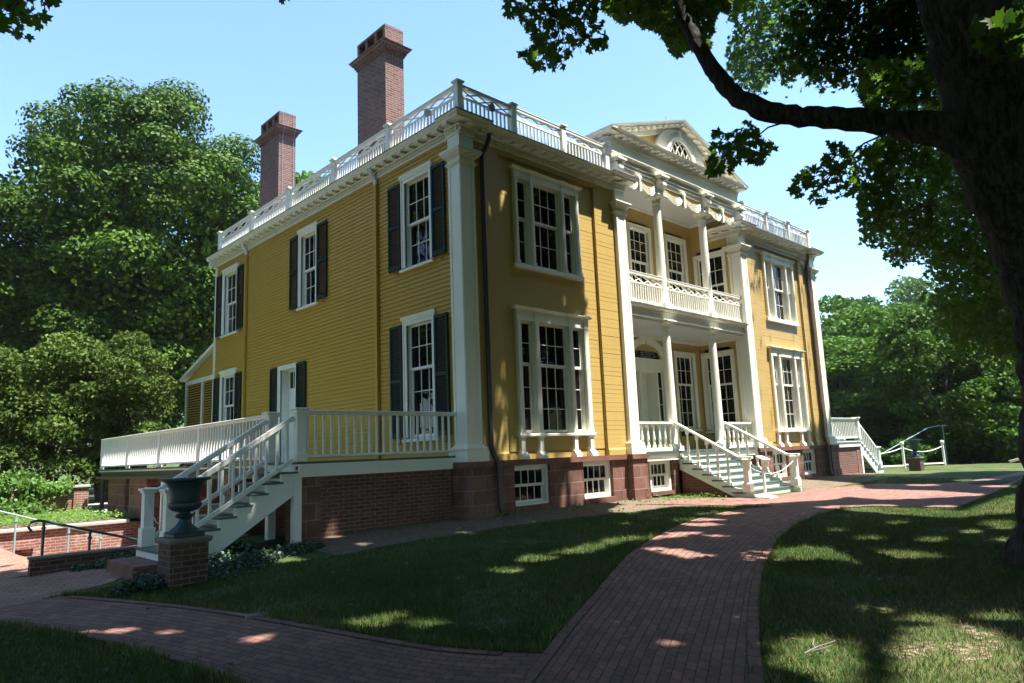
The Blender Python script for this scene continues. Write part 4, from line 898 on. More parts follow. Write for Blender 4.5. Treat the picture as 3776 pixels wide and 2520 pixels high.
A_L = [(-9.6, -9.55), (-7.3, -8.19), (-5.04, -6.85)] + [(-4.25, -6.38), (-3.41, -5.93), (-2.23, -5.27), (-1.07, -4.65), (0.07, -4.2), (1.95, -3.52), (3.28, -3.24), (4.9, -3.1), (5.75, -3.4)]
A_R = [(-10.5, -11.75), (-6.4, -9.47), (-4.59, -8.45), (-3.99, -8.11), (-3.03, -7.6), (-2.04, -7.1), (-0.93, -6.57), (0.08, -6.14), (1.61, -5.55), (3.25, -5.08), (4.66, -4.78), (6.3, -4.7)]
PATH_A = (smoothp(A_L), smoothp(A_R)); strip("brick_path", *PATH_A, 120, 8, 0.016, "path_brick")
B_F = [(-6.95, -0.05), (-6.79, -0.21), (-6.31, -1.7), (-5.97, -3.04), (-5.73, -4.49), (-5.59, -5.33), (-5.46, -6.04), (-5.26, -6.51), (-5.04, -6.85)]
B_N = [(-8.3, -0.25), (-7.7, -1.21), (-7.27, -2.96), (-7.01, -4.59), (-6.91, -5.56), (-6.9, -6.6), (-7.1, -7.5), (-7.3, -8.19)]
PATH_B = (smoothp(B_F), smoothp(B_N)); strip("brick_path", *PATH_B, 90, 6, 0.012, "path_brick")
def offset(P, d):
    P = np.array(P, float); t = np.gradient(P, axis=0); t /= np.linalg.norm(t, axis=1, keepdims=True); return P + np.c_[-t[:, 1], t[:, 0]] * d
for sh, cut in ((PATH_A, (12, None)), (PATH_B, (3, -4))):
    for e, d in ((sh[0], -0.105), (sh[1], 0.105)):
        e = resample(e, 90)[cut[0]:cut[1]]; strip("path_edging", offset(e, 0), offset(e, d), len(e), 1, 0.020, "path_brick")
PZ_N = [(4.35, -0.75), (5.2, -2.2), (5.75, -3.4), (6.3, -4.7), (6.88, -5.03), (7.08, -5.81), (7.25, -6.5), (8.96, -6.45), (11.1, -6.3), (14.0, -6.1), (18.4, -5.55), (24, -5.9), (30, -6.6)]
PZ_F = [(5.81, -0.99), (6.6, -1.2), (7.5, -2.05), (8.5, -2.15), (10.1, -2.15), (10.5, -2.0), (13.24, -2.88), (13.6, -3.7), (14.0, -4.4), (15.0, -4.75), (17.4, -4.85), (23.0, -4.6), (30, -5.2)]
PLAZA = (np.array(PZ_N), np.array(PZ_F)); strip("brick_plaza", *PLAZA, 140, 12, 0.018, "path_brick")
sv = strip("lawn_sliver", [(14.0, -5.05), (16, -5.25), (18.4, -5.3), (24, -5.2), (30, -5.7)], [(14.1, -5.75), (15, -5.85), (18.4, -5.5), (24, -5.5), (30, -6.0)], 30, 3, 0.032, "lawn_grass")
strip("soil_bed", [(-3.6, -1.25), (-2.62, -1.22), (-1.04, -1.5), (0.12, -1.4), (1.15, -1.5), (2.29, -1.62), (3.56, -1.75), (4.75, -1.9), (5.3, -2.35)], [(-3.6, 0.6), (-2.62, 0.6), (-1.04, 0.6), (0.12, 0.6), (1.15, 0.6), (2.29, 0.6), (3.56, 0.6), (5.8, 0.2), (7.5, -1.9)], 60, 5, 0.007, "bare_soil")
strip("soil_bed", [(10.2, -2.25), (12.0, -2.35), (13.3, -2.2), (15, -1.5), (17.5, -1.1), (20.9, -0.7)], [(10.2, 0.5), (12, 0.5), (13.3, 0.5), (15, 0.5), (17.5, 0.5), (20.9, 0.5)], 50, 5, 0.008, "bare_soil")
# court by the side stair, level apron, and the sunk ramp
strip("brick_court", [(-13, -1.2), (-8.3, -1.2), (-7.7, -1.2), (-7.08, 0.03), (-6.26, 0.32), (-5.95, 0.7), (-5.7, 1.2), (-5.5, 1.3)], [(-13, 2.4), (-8.3, 2.4), (-7.7, 2.4), (-7.08, 2.4), (-6.9, 2.25), (-6.4, 2.21), (-5.9, 2.21), (-5.3, 2.21)], 60, 10, 0.008, "court_brick")
strip("brick_court", [(-13, 2.4), (-13, 8.78)], [(-6.72, 2.4), (-6.55, 8.78)], 20, 10, 0.008, "court_brick")
def ramp_z(x, y): return np.interp(x, [-6.75, -6.3, -5.9, -3.0], [-1.46, -1.50, -1.74, -1.84])
strip("court_ramp", [(-6.76, 2.40), (-6.6, 8.78)], [(-3.0, 2.40), (-3.0, 8.78)], 20, 24, 0.0, "court_brick", zf=ramp_z)
strip("planting_bed", [(-14, 8.95), (-3.3, 8.95)], [(-14, 13.3), (-3.3, 13.3)], 30, 10, 0.02, "bare_soil", zf=lambda x, y: np.full_like(x, -1.13))
for (a, b, y) in ((-14, 14, 20.0), (-14, 10, 30.5)):
    strip("gravel_walk", [(a, y), (b, y + 2)], [(a, y + 1.8), (b, y + 4.0)], 20, 2, 0.02, "pale_pave")
strip("gravel_walk", [(-3.4, 12.6), (-2.6, 20)], [(-2.2, 13.2), (-1.0, 20)], 14, 2, 0.02, "pale_pave", zf=tz)

# ================================================================== garden walls, rails, urns
def thing_box(name, boxes, mat, label, cat, cap=None, capmat="cap_stone", group=None):
    m = MB(); 
    for b in boxes: m.box(*b)
    o = tag(m.build(name, mat), label, cat, group)
    if cap:
        m = MB()
        for b in cap: m.box(*b)
        m.build("coping", capmat, o, bevel=0.01)
    return o
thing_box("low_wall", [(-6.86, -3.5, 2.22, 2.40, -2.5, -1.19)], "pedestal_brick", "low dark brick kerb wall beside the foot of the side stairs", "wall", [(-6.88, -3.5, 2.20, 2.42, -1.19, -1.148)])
thing_box("planter_wall", [(-14, -3.45, 8.78, 8.98, -2.5, -1.19)], "efflorescent_brick", "long red brick retaining wall with pale stone coping below the ivy bed", "wall", [(-14, -3.7, 8.72, 9.02, -1.19, -1.115)], "pale_stone")
thing_box("vine_wall", [(-14, -3.98, 13.32, 13.55, -1.5, -0.36), (-3.98, -3.60, 13.25, 13.62, -1.5, -0.36)], "garden_brick", "brown brick garden wall with an end pier, overgrown by green vine", "wall", [(-14, -4.02, 13.29, 13.58, -0.36, -0.31), (-4.02, -3.56, 13.21, 13.66, -0.36, -0.29)], "pale_stone")
thing_box("stone_step", [(-6.02, -5.50, 0.10, 1.42, -1.6, -1.225)], "brownstone_plain", "worn brownstone landing block at the foot of the side stairs", "step")
def rail_thing(pts, posts, mat, label, curl=False, r=0.02):
    m = MB(); m.tube(pts, r, 8); o = tag(m.build("handrail", mat, smooth=True), label, "handrail")
    for (x, y, z0, z1) in posts:
        m = MB(); m.tube([(x, y, z0), (x, y, z1)], r * 1.05, 8); m.tube([(x, y, z1 - 0.12), (x, y, z1 - 0.09)], r * 1.7, 8); m.build("post", mat, o)
    return o
P = [(-6.84, 2.44, -0.77), (-6.885, 2.44, -0.70), (-6.85, 2.44, -0.63), (-6.77, 2.44, -0.615), (-6.68, 2.44, -0.63), (-6.03, 2.44, -0.84), (-5.26, 2.44, -1.08), (-3.6, 2.44, -1.45)]
rail_thing(P, [(-6.68, 2.44, -1.47, -0.63), (-6.03, 2.44, -1.7, -0.85)], "rail_dark", "dark iron handrail with a curled end on the low kerb wall")
rail_thing([(-8.6, 8.3, 0.02), (-7.6, 8.3, -0.25), (-6.43, 8.3, -0.68), (-5.1, 8.3, -1.16), (-3.55, 8.3, -1.62)], [(-8.3, 8.3, -1.46, -0.1), (-6.13, 8.3, -1.62, -0.81), (-5.1, 8.3, -1.84, -1.16), (-4.44, 8.3, -1.84, -1.36)], "rail_green", "pale green pipe handrail sloping down along the planter wall")
m = MB(); m.box(-6.05, -5.68, 8.66, 8.78, -1.58, -1.40); tag(m.build("utility_box", "efflorescent_brick"), "small red box set against the foot of the planter wall", "box")

def urn_pair(px, py, gz_, first):
    zt = -0.79 if first else gz_ + 0.60; h = 0.24; z0 = gz_ - 0.1
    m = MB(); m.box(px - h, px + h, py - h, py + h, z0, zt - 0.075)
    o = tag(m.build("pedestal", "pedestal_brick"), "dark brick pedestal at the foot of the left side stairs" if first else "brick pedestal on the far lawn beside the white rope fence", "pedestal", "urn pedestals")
    m = MB(); m.hexa([(px - h - 0.02, py - h - 0.02, zt - 0.075), (px + h + 0.02, py - h - 0.02, zt - 0.075), (px + h + 0.02, py + h + 0.02, zt - 0.075), (px - h - 0.02, py + h + 0.02, zt - 0.075), (px - h - 0.04, py - h - 0.04, zt - 0.05), (px + h + 0.04, py - h - 0.04, zt - 0.05), (px + h + 0.04, py + h + 0.04, zt - 0.05), (px - h - 0.04, py + h + 0.04, zt - 0.05)]); m.box(px - h - 0.04, px + h + 0.04, py - h - 0.04, py + h + 0.04, zt - 0.05, zt); m.build("slab", "cap_stone", o, bevel=0.008)
    e = tag(empty("urn", (px, py, zt)), "dark green iron garden urn on the near pedestal in front of the stairs" if first else "dark green garden urn on the distant pedestal before the dark trees", "urn", "garden urns")
    m = MB(); m.box(px - 0.20, px + 0.20, py - 0.20, py + 0.20, zt, zt + 0.05); m.box(px - 0.19, px + 0.19, py - 0.19, py + 0.19, zt + 0.05, zt + 0.07); m.build("base", "urn_paint", e, bevel=0.008)
    Z = lambda d: zt + d
    m = MB(); m.lathe(px, py, [(0.175, Z(0.07)), (0.17, Z(0.09)), (0.13, Z(0.12)), (0.085, Z(0.165)), (0.063, Z(0.21)), (0.06, Z(0.232))], 40, 0.06); m.lathe(px, py, [(0.062, Z(0.23)), (0.105, Z(0.25)), (0.12, Z(0.268)), (0.105, Z(0.286)), (0.066, Z(0.298)), (0.075, Z(0.325)), (0.115, Z(0.34))], 32); m.build("stem", "urn_paint", e, smooth=True)
    m = MB(); m.lathe(px, py, [(0.10, Z(0.325)), (0.155, Z(0.345)), (0.19, Z(0.38)), (0.202, Z(0.41)), (0.196, Z(0.44)), (0.175, Z(0.455))], 48, 0.05); m.build("gadroon_bowl", "urn_paint", e, smooth=True)
    m = MB(); m.lathe(px, py, [(0.17, Z(0.45)), (0.178, Z(0.47)), (0.185, Z(0.55)), (0.20, Z(0.63)), (0.225, Z(0.69)), (0.26, Z(0.725))], 48, 0.03); m.build("fluted_body", "urn_paint", e, smooth=True)
    m = MB(); m.lathe(px, py, [(0.25, Z(0.715)), (0.275, Z(0.728)), (0.315, Z(0.735)), (0.325, Z(0.75)), (0.318, Z(0.768)), (0.285, Z(0.765)), (0.22, Z(0.70)), (0.17, Z(0.60)), (0.0, Z(0.58))], 48); m.build("rim", "urn_paint", e, smooth=True)
urn_pair(-5.68, -0.83, -1.40, True); urn_pair(25.4, -0.30, -1.32, False)
# notice stand at the front steps
m = MB(); nx0, ny0 = 7.53, -2.33; g0 = float(gz(nx0, ny0))
st = tag(empty("notice_stand", (nx0, ny0, g0)), "slim white notice stand on the brick paving by the front steps", "sign stand")
m.box(nx0 - 0.19, nx0 + 0.23, ny0 - 0.2, ny0 + 0.2, g0 + 0.01, g0 + 0.045); m.box(nx0 - 0.16, nx0 + 0.2, ny0 - 0.17, ny0 + 0.17, g0 + 0.045, g0 + 0.06); m.build("base", "white_paint", st)
m = MB(); m.box(nx0 - 0.025, nx0 + 0.025, ny0 - 0.025, ny0 + 0.025, g0 + 0.05, g0 + 0.97); m.build("pole", "white_paint", st)
m = MB(); m.hexa([(nx0 - 0.17, ny0 - 0.12, g0 + 0.92), (nx0 + 0.17, ny0 - 0.12, g0 + 0.92), (nx0 + 0.17, ny0 + 0.10, g0 + 1.02), (nx0 - 0.17, ny0 + 0.10, g0 + 1.02), (nx0 - 0.17, ny0 - 0.13, g0 + 0.945), (nx0 + 0.17, ny0 - 0.13, g0 + 0.945), (nx0 + 0.17, ny0 + 0.09, g0 + 1.045), (nx0 - 0.17, ny0 + 0.09, g0 + 1.045)]); m.build("panel", "white_paint", st)
def sagline(A, B, sag, n=14): return [tuple(A[i] + (B[i] - A[i]) * k / n - (sag * 4 * (k / n) * (1 - k / n) if i == 2 else 0) for i in range(3)) for k in range(n + 1)]
m = MB(); m.tube(sagline((SX0 + 0.1, -1.95, -0.42), (SX1 - 0.1, -1.95, -0.36), 0.26), 0.010, 6); tag(m.build("rope_barrier", "rope_white", smooth=True), "white rope hung across the foot of the front steps", "rope")
m = MB(); m.tube(sagline((-5.47, 0.42, -0.42), (-5.47, 1.36, -0.36), 0.33), 0.008, 5); tag(m.build("chain_barrier", "metal_grey", smooth=True), "thin grey chain slung between the newels of the side stairs", "chain")
# rope fence, handrail, bush and bench rail beyond the right deck
fp = [(25.4, 2.45), (29.5, 1.5), (32.71, 0.59)]
for i, (x, y) in enumerate(fp[1:]):
    g0 = float(gz(x, y)); m = MB(); m.box(x - 0.05, x + 0.05, y - 0.05, y + 0.05, g0 - 0.2, g0 + 1.12); o = tag(m.build("fence_post", "white_paint", bevel=0.008), "white square rope post left of the far urn" if i == 0 else "white square rope post right of the far urn", "post", "posts of the rope fence")
    m = MB(); m.lathe(x, y, [(0.05, g0 + 1.12), (0.085, g0 + 1.14), (0.10, g0 + 1.20), (0.085, g0 + 1.26), (0.03, g0 + 1.29)], 14); m.build("ball_finial", "white_paint", o, smooth=True)
for i in range(2):
    (xa, ya), (xb, yb) = fp[i], fp[i + 1]; ga, gb_ = float(gz(xa, ya)), float(gz(xb, yb))
    m = MB(); m.tube(sagline((xa, ya, ga + 1.0), (xb, yb, gb_ + 1.0), 0.25), 0.024, 6); tag(m.build("fence_rope", "rope_white", smooth=True), "white rope from the side deck to the first fence post" if i == 0 else "white rope behind the far urn between two fence posts", "rope", "ropes of the fence")
    m = MB(); m.bar((xa, ya, ga + 0.16), (xb, yb, gb_ + 0.12), 0.05, 0.07); tag(m.build("ground_rail", "white_paint"), "low white kerb rail near the right deck stairs" if i == 0 else "low white kerb rail running behind the far urn", "rail", "low rails of the fence")
rail_thing([(28.6, 3.3, -1.2), (33.3, 1.35, 0.62), (34.0, 1.0, 0.72), (35.6, 0.45, 0.72)], [(34.3, 0.9, -1.6, 0.7)], "rail_green", "pale green pipe handrail behind the far urn", r=0.024)
e = tag(empty("wooden_rail", (36, -2.5, -1.4)), "weathered wooden rail with a slanted post at the lawn edge", "rail")
m = MB(); m.bar((33.8, -2.0, -1.25), (36.5, -4.0, -0.6), 0.09, 0.11); m.bar((36.4, -3.95, -0.61), (41, -7.4, -0.1), 0.09, 0.11); m.build("rail", "weathered_wood", e)
m = MB(); m.bar((36.3, -3.9, -0.65), (36.9, -4.2, -1.5), 0.09, 0.09); m.build("post", "weathered_wood", e)
m = MB(); m.box(36.6, 38.2, -3.4, -2.4, -1.6, -1.06); m.prism([(36.5, -1.06), (38.3, -1.06), (38.1, -1.0), (36.7, -1.0)], -3.5, -2.3, axis='n'); tag(m.build("storage_box", "rail_green"), "low pale green box under the wooden rail at the lawn edge", "box")
m = MB(); m.hexa([(-6.02, -3.66, -1.45), (-5.80, -3.70, -1.45), (-5.76, -3.54, -1.45), (-5.99, -3.50, -1.45), (-6.01, -3.65, -1.382), (-5.81, -3.69, -1.385), (-5.77, -3.55, -1.383), (-5.97, -3.51, -1.386)]); tag(m.build("flat_stone", "cap_stone"), "flat pale stone lying in the lawn near the brick path", "stone")
t = NT("worn_soil"); p = t.pos(); n2 = t.noise(p, 16, 5, 0.7); n3 = t.noise(p, 60, 3)
b = t.n("ShaderNodeBsdfPrincipled"); t.l(t.mix(t.fmap(n2, 0.35, 0.65, 0, 1), (0.12, 0.095, 0.055), (0.22, 0.175, 0.115)), b.inputs['Base Color']); b.inputs['Roughness'].default_value = 0.95
tr_ = t.n("ShaderNodeBsdfTransparent"); mx = t.n("ShaderNodeMixShader"); t.l(t.fmap(t.math('ADD', t.math('MULTIPLY', n2, 0.6), t.math('MULTIPLY', n3, 0.4)), 0.46, 0.56, 0, 0.9), mx.inputs[0]); t.l(tr_.outputs[0], mx.inputs[1]); t.l(b.outputs[0], mx.inputs[2]); t.l(mx.outputs[0], t.out.inputs[0])
for (px_, py_, rx_, ry_) in ((-3.25, -8.9, 0.26, 0.17), (-2.95, -9.25, 0.32, 0.15), (-2.3, -9.15, 0.25, 0.18), (-2.45, -9.7, 0.35, 0.15), (-0.35, -6.42, 0.32, 0.12), (-4.6, -5.9, 0.28, 0.22), (1.9, -9.0, 1.5, 0.9)):
    k_ = 26; aa = np.linspace(0, 2 * math.pi, k_, endpoint=False); ww = 1 + 0.25 * np.sin(3 * aa + px_) + 0.18 * np.sin(7 * aa + py_); X_ = px_ + rx_ * ww * np.cos(aa); Y_ = py_ + ry_ * ww * np.sin(aa)
    V_ = np.c_[np.r_[px_, X_], np.r_[py_, Y_], gz(np.r_[px_, X_], np.r_[py_, Y_]) + np.r_[0.014, np.full(k_, 0.004)]]; tag(np_mesh("bare_patch", V_, np.array([(0, 1 + i, 1 + (i + 1) % k_) for i in range(k_)]), "worn_soil", k=3), kind="structure")
m = MB(); g0 = float(gz(-3.78, -8.46)) + 0.03
for (a, b, c) in (((-3.93, -8.42), (-3.78, -8.45), (-3.62, -8.52)), ((-3.78, -8.45), (-3.74, -8.40), (-3.66, -8.38)), ((-3.83, -8.44), (-3.80, -8.50), (-3.74, -8.55))): m.tube([(a[0], a[1], g0 + 0.01), (b[0], b[1], g0 + 0.03), (c[0], c[1], g0 + 0.05)], [0.006, 0.005, 0.003], 5)
tag(m.build("fallen_twig", "cap_stone"), "broken dry twig with side shoots lying on the lawn right of the path", "twig")
# distant visitor in red
def visitor():
    x, y, z = 1.2, 44.0, float(tz(1.2, 44.0)); k = 1.0
    o = tag(empty("person", (x, y, z)), "distant person in a red top and blue cap walking under the trees", "person")
    m = MB(); m.tube([(x - 0.10, y - 0.12, z), (x - 0.09, y - 0.06, z + 0.45), (x - 0.08, y, z + 0.88)], [0.055, 0.065, 0.09], 8); m.tube([(x + 0.10, y + 0.14, z), (x + 0.09, y + 0.02, z + 0.45), (x + 0.08, y, z + 0.88)], [0.055, 0.065, 0.09], 8)
    m.tube([(x, y, z + 0.82), (x, y, z + 0.98)], [0.15, 0.155], 10); b = m.build("trousers", "cloth_dark", o, smooth=True)
    m = MB(); m.tube([(x, y, z + 0.95), (x, y, z + 1.2), (x, y, z + 1.40), (x, y, z + 1.48)], [0.15, 0.16, 0.19, 0.07], 10)
    for s_ in (-1, 1): m.tube([(x + s_ * 0.19, y, z + 1.40), (x + s_ * 0.24, y + 0.05 * s_, z + 1.12), (x + s_ * 0.23, y - 0.12, z + 0.95)], [0.06, 0.05, 0.04], 7)
    m.build("shirt", "cloth_red", o, smooth=True)
    m = MB(); m.lathe(x, y, [(0.05, z + 1.44), (0.06, z + 1.52), (0.085, z + 1.58), (0.095, z + 1.65), (0.085, z + 1.72)], 10)
    for s_ in (-1, 1): m.tube([(x + s_ * 0.23, y - 0.12, z + 0.96), (x + s_ * 0.22, y - 0.17, z + 0.86)], [0.035, 0.02], 6)
    m.build("head", "skin", o, smooth=True)
    m = MB(); m.lathe(x, y, [(0.10, z + 1.66), (0.105, z + 1.70), (0.085, z + 1.77), (0.03, z + 1.80)], 10); m.box(x - 0.07, x + 0.07, y - 0.19, y - 0.08, z + 1.665, z + 1.68); m.build("cap", "cloth_blue", o, smooth=True)
visitor()
# ================================================================== vegetation
def leaf_mat(name, c1, c2, trans, gloss=0.3, tr=0.35):
    t = NT(name); g = t.n("ShaderNodeNewGeometry"); rnd = g.outputs['Random Per Island']; p = g.outputs['Position']
    n1 = t.noise(p, 0.6, 3); c = t.mix(t.math('MULTIPLY', rnd, 1.0), c1, c2); c = t.mix(t.fmap(n1, 0.42, 0.62, 0, 0.6), c, tuple(x * 0.7 for x in c1))
    b = t.n("ShaderNodeBsdfPrincipled"); t.l(c, b.inputs['Base Color']); b.inputs['Roughness'].default_value = 0.55; b.inputs['Specular IOR Level'].default_value = gloss
    tl = t.n("ShaderNodeBsdfTranslucent"); t.l(t.mix(rnd, trans, tuple(x * 0.7 for x in trans)), tl.inputs[0])
    mx = t.n("ShaderNodeMixShader"); mx.inputs[0].default_value = tr; t.l(b.outputs[0], mx.inputs[1]); t.l(tl.outputs[0], mx.inputs[2]); t.l(mx.outputs[0], t.out.inputs[0]); return t.m
leaf_mat("maple_leaf", (0.024, 0.055, 0.011), (0.042, 0.082, 0.018), (0.11, 0.24, 0.014), 0.2, 0.42)
leaf_mat("bright_leaf", (0.022, 0.058, 0.008), (0.088, 0.150, 0.017), (0.085, 0.19, 0.010), 0.08, 0.09)
leaf_mat("olive_leaf", (0.048, 0.092, 0.017), (0.112, 0.160, 0.034), (0.10, 0.15, 0.02), 0.08, 0.20)
leaf_mat("forest_leaf", (0.044, 0.098, 0.018), (0.098, 0.172, 0.032), (0.085, 0.19, 0.014), 0.06, 0.22)
leaf_mat("vine_leaf", (0.065, 0.15, 0.025), (0.13, 0.24, 0.05), (0.2, 0.36, 0.04), 0.4, 0.35)
leaf_mat("ivy_leaf", (0.020, 0.052, 0.028), (0.050, 0.095, 0.045), (0.06, 0.13, 0.04), 0.5, 0.2)
leaf_mat("grass_blade", (0.034, 0.080, 0.014), (0.075, 0.130, 0.032), (0.10, 0.17, 0.02), 0.2, 0.3)
leaf_mat("dry_blade", (0.22, 0.19, 0.085), (0.32, 0.26, 0.14), (0.2, 0.18, 0.06), 0.2, 0.3)
leaf_mat("dead_leaf", (0.10, 0.05, 0.025), (0.15, 0.08, 0.04), (0.2, 0.1, 0.03), 0.2, 0.2)
t = NT("bark"); p = t.pos(); mp = t.n("ShaderNodeMapping"); t.l(p, mp.inputs[0]); mp.inputs['Scale'].default_value = (7, 7, 1.6)
w1 = t.noise(mp.outputs[0], 2.4, 6, 0.7); w2 = t.noise(p, 22, 4)
c = t.mix(t.fmap(w1, 0.38, 0.62, 0, 1), (0.014, 0.012, 0.011), (0.090, 0.080, 0.071)); c = t.mix(t.fmap(t.noise(p, 1.4, 4), 0.5, 0.7, 0, 0.5), c, (0.085, 0.078, 0.066))
t.bsdf(c, 0.9, t.math('ADD', t.math('MULTIPLY', w1, 1.5), t.math('MULTIPLY', w2, 0.3)), 1.0, 0.06, 0.15)

MAPLE = np.array([(0, -0.42), (0.20, -0.38), (0.17, -0.24), (0.46, -0.22), (0.38, -0.07), (0.56, 0.14), (0.33, 0.13), (0.14, 0.16), (0.20, 0.36), (0.09, 0.35), (0, 0.60)])
MAPLE = np.r_[MAPLE, (MAPLE[1:-1] * [-1, 1])[::-1]]
STAR = np.array([(0, -0.40), (0.42, -0.28), (0.26, -0.02), (0.52, 0.24), (0.16, 0.20), (0, 0.60), (-0.16, 0.20), (-0.52, 0.24), (-0.26, -0.02), (-0.42, -0.28)])
KITE = np.array([(0, -0.5), (0.36, 0.02), (0, 0.55), (-0.36, 0.02)])
HEX = np.array([(0, -0.5), (0.30, -0.2), (0.32, 0.15), (0, 0.55), (-0.32, 0.15), (-0.30, -0.2)])
def leaves(name, P, size, mat, shape=KITE, up=0.75, parent=None, droop=0.25, nrm=None):
    """one mesh of separate leaf faces, loosely facing up (or along nrm)"""
    P = np.asarray(P, float); n = len(P); k = len(shape)
    N = RNG.normal(size=(n, 3)); N /= np.linalg.norm(N, axis=1, keepdims=True)
    base = np.array([0, 0, 1.0]) if nrm is None else nrm
    N = N * (1 - up) + base * up; N /= np.linalg.norm(N, axis=1, keepdims=True)
    a = RNG.normal(size=(n, 3)); U = np.cross(N, a); U /= np.linalg.norm(U, axis=1, keepdims=True) + 1e-9; Vv = np.cross(N, U)
    s = np.broadcast_to(np.asarray(size, float), (n,)) * RNG.uniform(0.7, 1.25, n)
    bend = -droop * (np.abs(shape[:, 0]) ** 1.5 + 0.6 * shape[:, 1] ** 2)
    V = P[:, None] + s[:, None, None] * (shape[None, :, 0, None] * U[:, None] + shape[None, :, 1, None] * Vv[:, None] + bend[None, :, None] * N[:, None])
    Fc = np.arange(n * k).reshape(n, k)
    return np_mesh(name, V.reshape(-1, 3), Fc, mat, k=k, parent=parent)
def inpoly(X, Y, poly):
    poly = np.asarray(poly, float); r = np.zeros(X.shape, bool); j = len(poly) - 1
    for i in range(len(poly)):
        xi, yi = poly[i]; xj, yj = poly[j]; c = ((yi > Y) != (yj > Y)) & (X < (xj - xi) * (Y - yi) / (yj - yi + 1e-12) + xi); r ^= c; j = i
    return r
cC, cF, cR, cU = (np.array(v) for v in (CAMP, FWD, RGT, UPV))
def px(P):
    d = P - cC; z = d @ cF; zz = np.where(z > 0.05, z, 0.05); return 1888 + 2597.75 * (d @ cR) / zz, 1260 - 2597.75 * (d @ cU) / zz, z
def unpx(u, v, z): return cC + z[..., None] * (cF + ((u - 1888) / 2597.75)[..., None] * cR - ((v - 1260) / 2597.75)[..., None] * cU)
